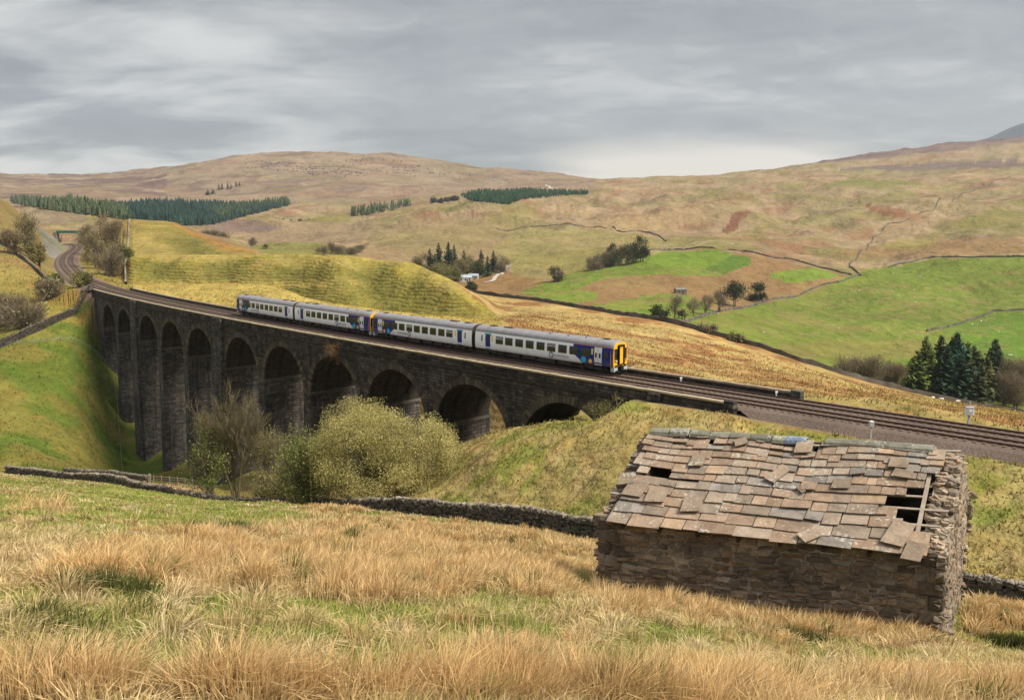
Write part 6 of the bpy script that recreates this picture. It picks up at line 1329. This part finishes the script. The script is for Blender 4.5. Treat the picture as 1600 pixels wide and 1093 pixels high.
def outcrops():
    rng = np.random.default_rng(8); C, D = [], []
    for u0, v0, su, sv, n in ((440, 256, 22, 2.5, 40), (500, 270, 22, 3.5, 70), (520, 262, 40, 5, 35), (640, 270, 24, 3, 50), (590, 252, 30, 4, 20), (550, 275, 14, 2, 20), (410, 262, 20, 3, 20), (690, 274, 20, 2, 20), (470, 268, 18, 2, 25), (440, 347, 16, 2, 14)):
        for _ in range(n):
            u, v = rng.normal(u0, su), rng.normal(v0, sv); Y = np.linspace(1200, 3600, 60); d = unproj(u, v, 1.0); z = base_z(d[0]*Y, Y); k = z >= d[2]*Y
            if not k.any(): continue
            y = Y[k.argmax()]; C.append((d[0]*y, y, 0)); D.append(rng.uniform(.4, 1.0, 3)*[3.0, 2.4, 2.0])
    C = np.array(C); C[:, 2] = ground_z(C[:, 0], C[:, 1])+.4; n = len(C); m = MB(); stones(m, C, np.array(D), rots(rng.normal(0, .2, n), rng.normal(0, .2, n), rng.uniform(0, 6, n)), np.array([.085, .075, .07])*rng.uniform(.6, 1.6, (n, 1)), rng, .2)
    tag(m.build('rock_outcrops', RUBBLE), 'scattered dark rock outcrops high on the far hillsides', 'rocks', None, 'stuff')
outcrops()
def track_lane():
    for lab, px, w, Y0 in (('farm_lane', [(758, 441), (772, 437), (785, 427), (794, 415)], 3.2, 520), ('moor_road', [(770, 280), (785, 284), (798, 286)], 7, 1500), ('moor_road', [(852, 289), (858, 291), (861, 295)], 7, 1500)):
        P = catmull(np.array([hit(u, v, Y0, 3200) for u, v in px]), 8); t = np.gradient(P[:, :2], axis=0); t /= np.linalg.norm(t, axis=1)[:, None]; nrm = np.stack([-t[:, 1], t[:, 0]], 1)*w/2; a, b = P[:, :2]+nrm, P[:, :2]-nrm
        z = np.maximum(ground_z(a[:, 0], a[:, 1]), ground_z(b[:, 0], b[:, 1]))+.35; V = np.stack([np.c_[a, z], np.c_[b, z]], 1).reshape(-1, 3); i = np.arange(len(P)-1)*2; m = MB(); m.add(V, np.stack([i, i+1, i+3, i+2], 1)); tag(m.build(lab, LANE), kind='structure')
LANE = mat('pale_gravel', (.36, .34, .31), nz=(.5, .3), rough=1); track_lane()

# ------------------------------------------------------------------ grass and rushes
GRASS = mat('grass_blades', nz=(.7, .35), rough=.9, spec=.08, trans=.38)
def blades(mb, P, H, W, col, rng, lean=.35, wind=(.25, .05), tip=1.15, root=.68):
    n = len(P)
    if n == 0: return
    a = rng.uniform(0, 2*pi, n); sx = np.stack([np.cos(a), np.sin(a), 0*a], 1)*W[:, None]; b = rng.uniform(0, 2*pi, n); l = np.abs(rng.normal(0, lean, n))
    ld = np.stack([np.cos(b)*l+wind[0]*rng.uniform(0, 1, n), np.sin(b)*l+wind[1], 0*b], 1)*H[:, None]; up = np.array([0, 0, 1.])*H[:, None]
    mid = P+up*.55+ld*.30; top = P+up*np.clip(1-.35*l[:, None]**2, .4, 1)+ld; V = np.stack([P-sx, P+sx, mid+sx*.75, mid-sx*.75, top], 1)
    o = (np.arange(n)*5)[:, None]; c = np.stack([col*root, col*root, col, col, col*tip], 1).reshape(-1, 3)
    mb.add(V.reshape(-1, 3), (np.array([[0, 1, 2, 3]])+o).reshape(-1, 4), (np.array([[3, 2, 4]])+o).reshape(-1, 3), col=c)
def scatter(n, Ya, Yb, rng, amax=.78):
    Y = np.exp(rng.uniform(math.log(Ya), math.log(Yb), n)); x = Y*rng.uniform(-amax, amax, n); return x, Y
RUSHZ = [(1010, 945, 90, 24), (1140, 962, 100, 24), (1280, 985, 110, 24), (1410, 1006, 90, 22), (170, 900, 125, 30), (300, 910, 100, 26), (400, 895, 130, 40), (540, 840, 160, 38), (690, 845, 220, 42), (850, 850, 150, 45), (620, 905, 260, 45), (860, 905, 200, 40), (330, 848, 60, 16), (60, 795, 80, 14), (520, 798, 70, 9), (1570, 965, 70, 42), (1640, 950, 90, 50), (60, 1096, 220, 34), (420, 1102, 200, 26), (760, 1106, 220, 28), (1100, 1108, 260, 22), (1450, 1102, 250, 20)]
def in_barn(x, y, pad=.15):
    d = np.stack([x-BA[0], y-BA[1]], 1); M = np.linalg.inv(np.stack([BD[:2], BN[:2]], 1)); pq = d@M.T
    return (pq[:, 0] > -pad) & (pq[:, 0] < BL+pad) & (pq[:, 1] > -pad) & (pq[:, 1] < BW+pad)
def pasture():
    rng = np.random.default_rng(101)
    def site(n, Ya, Yb):
        x, y = scatter(n, Ya, Yb, rng); k = (np.hypot(x, y-OY) < line_R(5, x, y)-.8) & ~in_barn(x, y); x, y = x[k], y[k]
        z = ground_z(x, y); u, v = project(x, y, z); return x, y, z, u, v
    gm, dm, rm = MB(), MB(), MB()
    x, y, z, u, v = site(560000, 3.6, 130); r = np.hypot(x, y); w = RNG
    tus = fbm(x*.8, y*.8, 201, 3); patch = fbm(x/7, y/7, 202, 4); rz = blob(u, v, RUSHZ)+(fbm(x/2.2, y/2.2, 203, 3)-.5)*1.1
    # short green turf in the open patches
    gz_ = smooth(0, .55, blob(u, v, GREENZ)+(fbm(x/1.6, y/1.6, 209, 3)-.5)*.9); pg = np.maximum(smooth(.62, .46, patch+.12*np.clip(rz, -.5, .6)), gz_); k = (rng.random(len(x)) < pg*.9+.08) & (rz < .35); n = k.sum()
    blades(gm, np.stack([x, y, z], 1)[k], rng.uniform(.06, .17, n)*(1+.5*(tus[k] > .6)), (.0022+.00048*r[k])*rng.uniform(.7, 1.4, n), np.array([(.27, .32, .07), (.34, .35, .10), (.40, .37, .15), (.21, .28, .055)])[rng.choice(4, n, p=[.35, .3, .15, .2])]*rng.uniform(.75, 1.25, (n, 1)), rng, .5)
    # bleached grass lies thin over the turf
    x, y, z, u, v = site(330000, 3.6, 130); r = np.hypot(x, y); tus = fbm(x*.8, y*.8, 201, 3); patch = fbm(x/7, y/7, 202, 4); rz = blob(u, v, RUSHZ)+(fbm(x/2.2, y/2.2, 203, 3)-.5)*1.1
    gz_ = smooth(0, .55, blob(u, v, GREENZ)+(fbm(x/1.6, y/1.6, 209, 3)-.5)*.9); pd = smooth(.40, .6, patch*.55+tus*.45)*(1-.80*gz_); k = rng.random(len(x)) < (.10+.8*pd); n = k.sum()
    BL_ = np.array([(.60, .46, .25), (.68, .56, .34), (.52, .38, .19), (.44, .37, .16)])
    blades(dm, np.stack([x, y, z], 1)[k], rng.uniform(.12, .30, n), (.0017+.00044*r[k])*rng.uniform(.7, 1.3, n), BL_[rng.choice(4, n, p=[.34, .26, .24, .16])]*rng.uniform(.7, 1.15, (n, 1)), rng, .9, (.45, .15))
    def clump(mb, cx_, cy_, rad, nb, H, cols, lean, wk, root, tipk=1.12):
        # blades of each clump spring from one crown and arch outwards
        m = len(cx_); ci = np.repeat(np.arange(m), nb); nn = len(ci); q = rng.normal(0, 1, (nn, 2))*.5; x = cx_[ci]+q[:, 0]*rad[ci]; y = cy_[ci]+q[:, 1]*rad[ci]; z = ground_z(x, y)+.05*rad[ci]
        h = H[ci]*rng.uniform(.6, 1.15, nn)*(1-.18*np.hypot(q[:, 0], q[:, 1])); out = q*lean[ci][:, None]+rng.normal(0, .16, (nn, 2)); W = (wk[0]+wk[1]*np.hypot(x, y))*rng.uniform(.7, 1.3, nn); a_ = rng.uniform(0, 2*pi, nn)
        P = np.stack([x, y, z], 1); sx = np.stack([np.cos(a_), np.sin(a_), 0*a_], 1)*W[:, None]; l = np.hypot(out[:, 0]+.18, out[:, 1]); ld = np.stack([out[:, 0]+.18, out[:, 1]+.03, 0*l], 1)*h[:, None]; up = np.array([0, 0, 1.])*h[:, None]
        mid = P+up*.6+ld*.3; top = P+up*np.clip(1-.42*l[:, None]**2, .12, 1)+ld; V = np.stack([P-sx, P+sx, mid+sx*.8, mid-sx*.8, top], 1); o = (np.arange(nn)*5)[:, None]; c = cols[ci]*rng.uniform(.72, 1.22, (nn, 1))
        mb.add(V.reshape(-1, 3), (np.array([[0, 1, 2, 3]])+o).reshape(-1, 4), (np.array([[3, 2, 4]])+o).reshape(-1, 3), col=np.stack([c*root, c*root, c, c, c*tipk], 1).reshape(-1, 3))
    # pale tussocks
    x, y, z, u, v = site(5200, 4.0, 100); r = np.hypot(x, y); patch = fbm(x/6, y/6, 207, 4); k = rng.random(len(x)) < (.12+.75*smooth(.40, .62, patch))*(1-.78*smooth(0, .55, blob(u, v, GREENZ))); x, y, r = x[k], y[k], r[k]; m = len(x)
    clump(dm, x, y, rng.uniform(.14, .34, m)*(1+r/90), np.where(r < 14, 105, np.where(r < 35, 70, 42)), rng.uniform(.22, .42, m), BL_[rng.integers(0, 4, m)]*rng.uniform(.85, 1.15, (m, 1)), rng.uniform(.7, 1.3, m), (.0020, .00052), .5)
    # rushes: tall, tan, in clumps that crowd together into beds
    x, y, z, u, v = site(9500, 4.0, 92); r = np.hypot(x, y); rz = blob(u, v, RUSHZ)+(fbm(x/2.6, y/2.6, 203, 3)-.5)*1.0; k = rng.random(len(x)) < smooth(.05, .7, rz)*.8*(1-.9*smooth(.1, .5, blob(u, v, GREENZ))); x, y, r, rz = x[k], y[k], r[k], rz[k]; m = len(x)
    hue = rng.uniform(0, 1, (m, 1))*.6+.4*fbm(x/4, y/4, 206, 3)[:, None]; c = (np.array([.50, .315, .125])*(1-hue)+np.array([.76, .585, .33])*hue); gr = rng.random((m, 1)) < .05; c = np.where(gr, np.array([.17, .18, .055]), c)
    clump(rm, x, y, rng.uniform(.16, .36, m)*(1+r/110), np.where(r < 14, 115, np.where(r < 35, 80, 50)), rng.uniform(.34, .64, m)*(.65+.4*smooth(0, .6, rz)), c, rng.uniform(.25, .75, m), (.0019, .00050), .36)
    x, y, z, u, v = site(300000, 3.6, 95); r = np.hypot(x, y); rz = blob(u, v, RUSHZ)+(fbm(x/2.2, y/2.2, 203, 3)-.5)*1.1; k = rng.random(len(x)) < smooth(.2, .9, rz)*.6; n = k.sum(); hue = fbm(x/4, y/4, 206, 3)[k][:, None]
    blades(rm, np.stack([x, y, z], 1)[k], rng.uniform(.22, .55, n), (.0014+.00040*r[k])*rng.uniform(.7, 1.3, n), (np.array([.52, .335, .14])*(1-hue)+np.array([.76, .585, .33])*hue)*rng.uniform(.7, 1.2, (n, 1)), rng, .34, (.20, .02), 1.1, .55)
    # a few dark green rush clumps stand out of the pale grass
    for u, v in ((383, 834), (405, 842), (190, 935), (330, 832), (345, 838), (95, 985), (1210, 1000), (1560, 1000)):
        p = hit(u, v, 4, 80); m = 7; q = rng.normal(0, .35, (m, 2)); clump(rm, p[0]+q[:, 0], p[1]+q[:, 1], np.full(m, .25), np.full(m, 110), rng.uniform(.3, .5, m), np.array([.10, .115, .035])*rng.uniform(.7, 1.3, (m, 1)), np.full(m, .5), (.0016, .0004), .5)
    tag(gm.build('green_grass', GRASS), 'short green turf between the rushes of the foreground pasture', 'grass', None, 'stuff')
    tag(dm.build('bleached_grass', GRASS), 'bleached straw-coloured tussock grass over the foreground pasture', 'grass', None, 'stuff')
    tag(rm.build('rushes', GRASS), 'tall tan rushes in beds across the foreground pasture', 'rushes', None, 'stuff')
    # coarser tufts on the mound, the embankment, the field below the viaduct and the moor across the line
    mm = MB(); x, y = scatter(150000, 38, 330, rng, .72); R = np.hypot(x, y-OY); S, D = track_coords(x, y); k = (R > line_R(5, x, y)+1.2) & (R < line_R(12, x, y)) & (np.abs(D) > 6.0) & ~((S > -28) & (S < 190) & (np.abs(D) < 8)); x, y = x[k], y[k]; z = ground_z(x, y); u, v = project(x, y, z)
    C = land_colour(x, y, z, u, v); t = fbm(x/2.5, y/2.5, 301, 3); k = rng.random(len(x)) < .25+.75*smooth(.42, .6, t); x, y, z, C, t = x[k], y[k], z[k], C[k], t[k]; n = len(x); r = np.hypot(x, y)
    C = C*(.75+.9*(t[:, None]-.3))*rng.uniform(.7, 1.35, (n, 1))+np.array([.06, .04, .015])*(rng.random((n, 1)) < .4)
    blades(mm, np.stack([x, y, z], 1), rng.uniform(.12, .34, n)*(1+r/400), (.02+.00042*r)*rng.uniform(.7, 1.4, n), C, rng, .7, (.3, .1), 1.1, .8)
    tag(mm.build('moor_grass', GRASS), 'coarse tufted grass on the mound and the moor beside the railway', 'grass', None, 'stuff')
pasture()
# ------------------------------------------------------------------ the air: far hills fade a little
def haze():
    m = bpy.data.materials.new('haze'); m.use_nodes = True; nt = m.node_tree; nt.nodes.clear(); o = N(nt, 'ShaderNodeOutputMaterial'); v = N(nt, 'ShaderNodeVolumePrincipled')
    v.inputs['Color'].default_value = (.80, .88, 1.0, 1); v.inputs['Density'].default_value = 6e-5; v.inputs['Anisotropy'].default_value = .2; nt.links.new(v.outputs[0], o.inputs['Volume'])
    mb = MB(); box(mb, (1500, 4150, 520), (15000, 8600, 1340)); tag(mb.build('haze', m), kind='stuff')
haze()
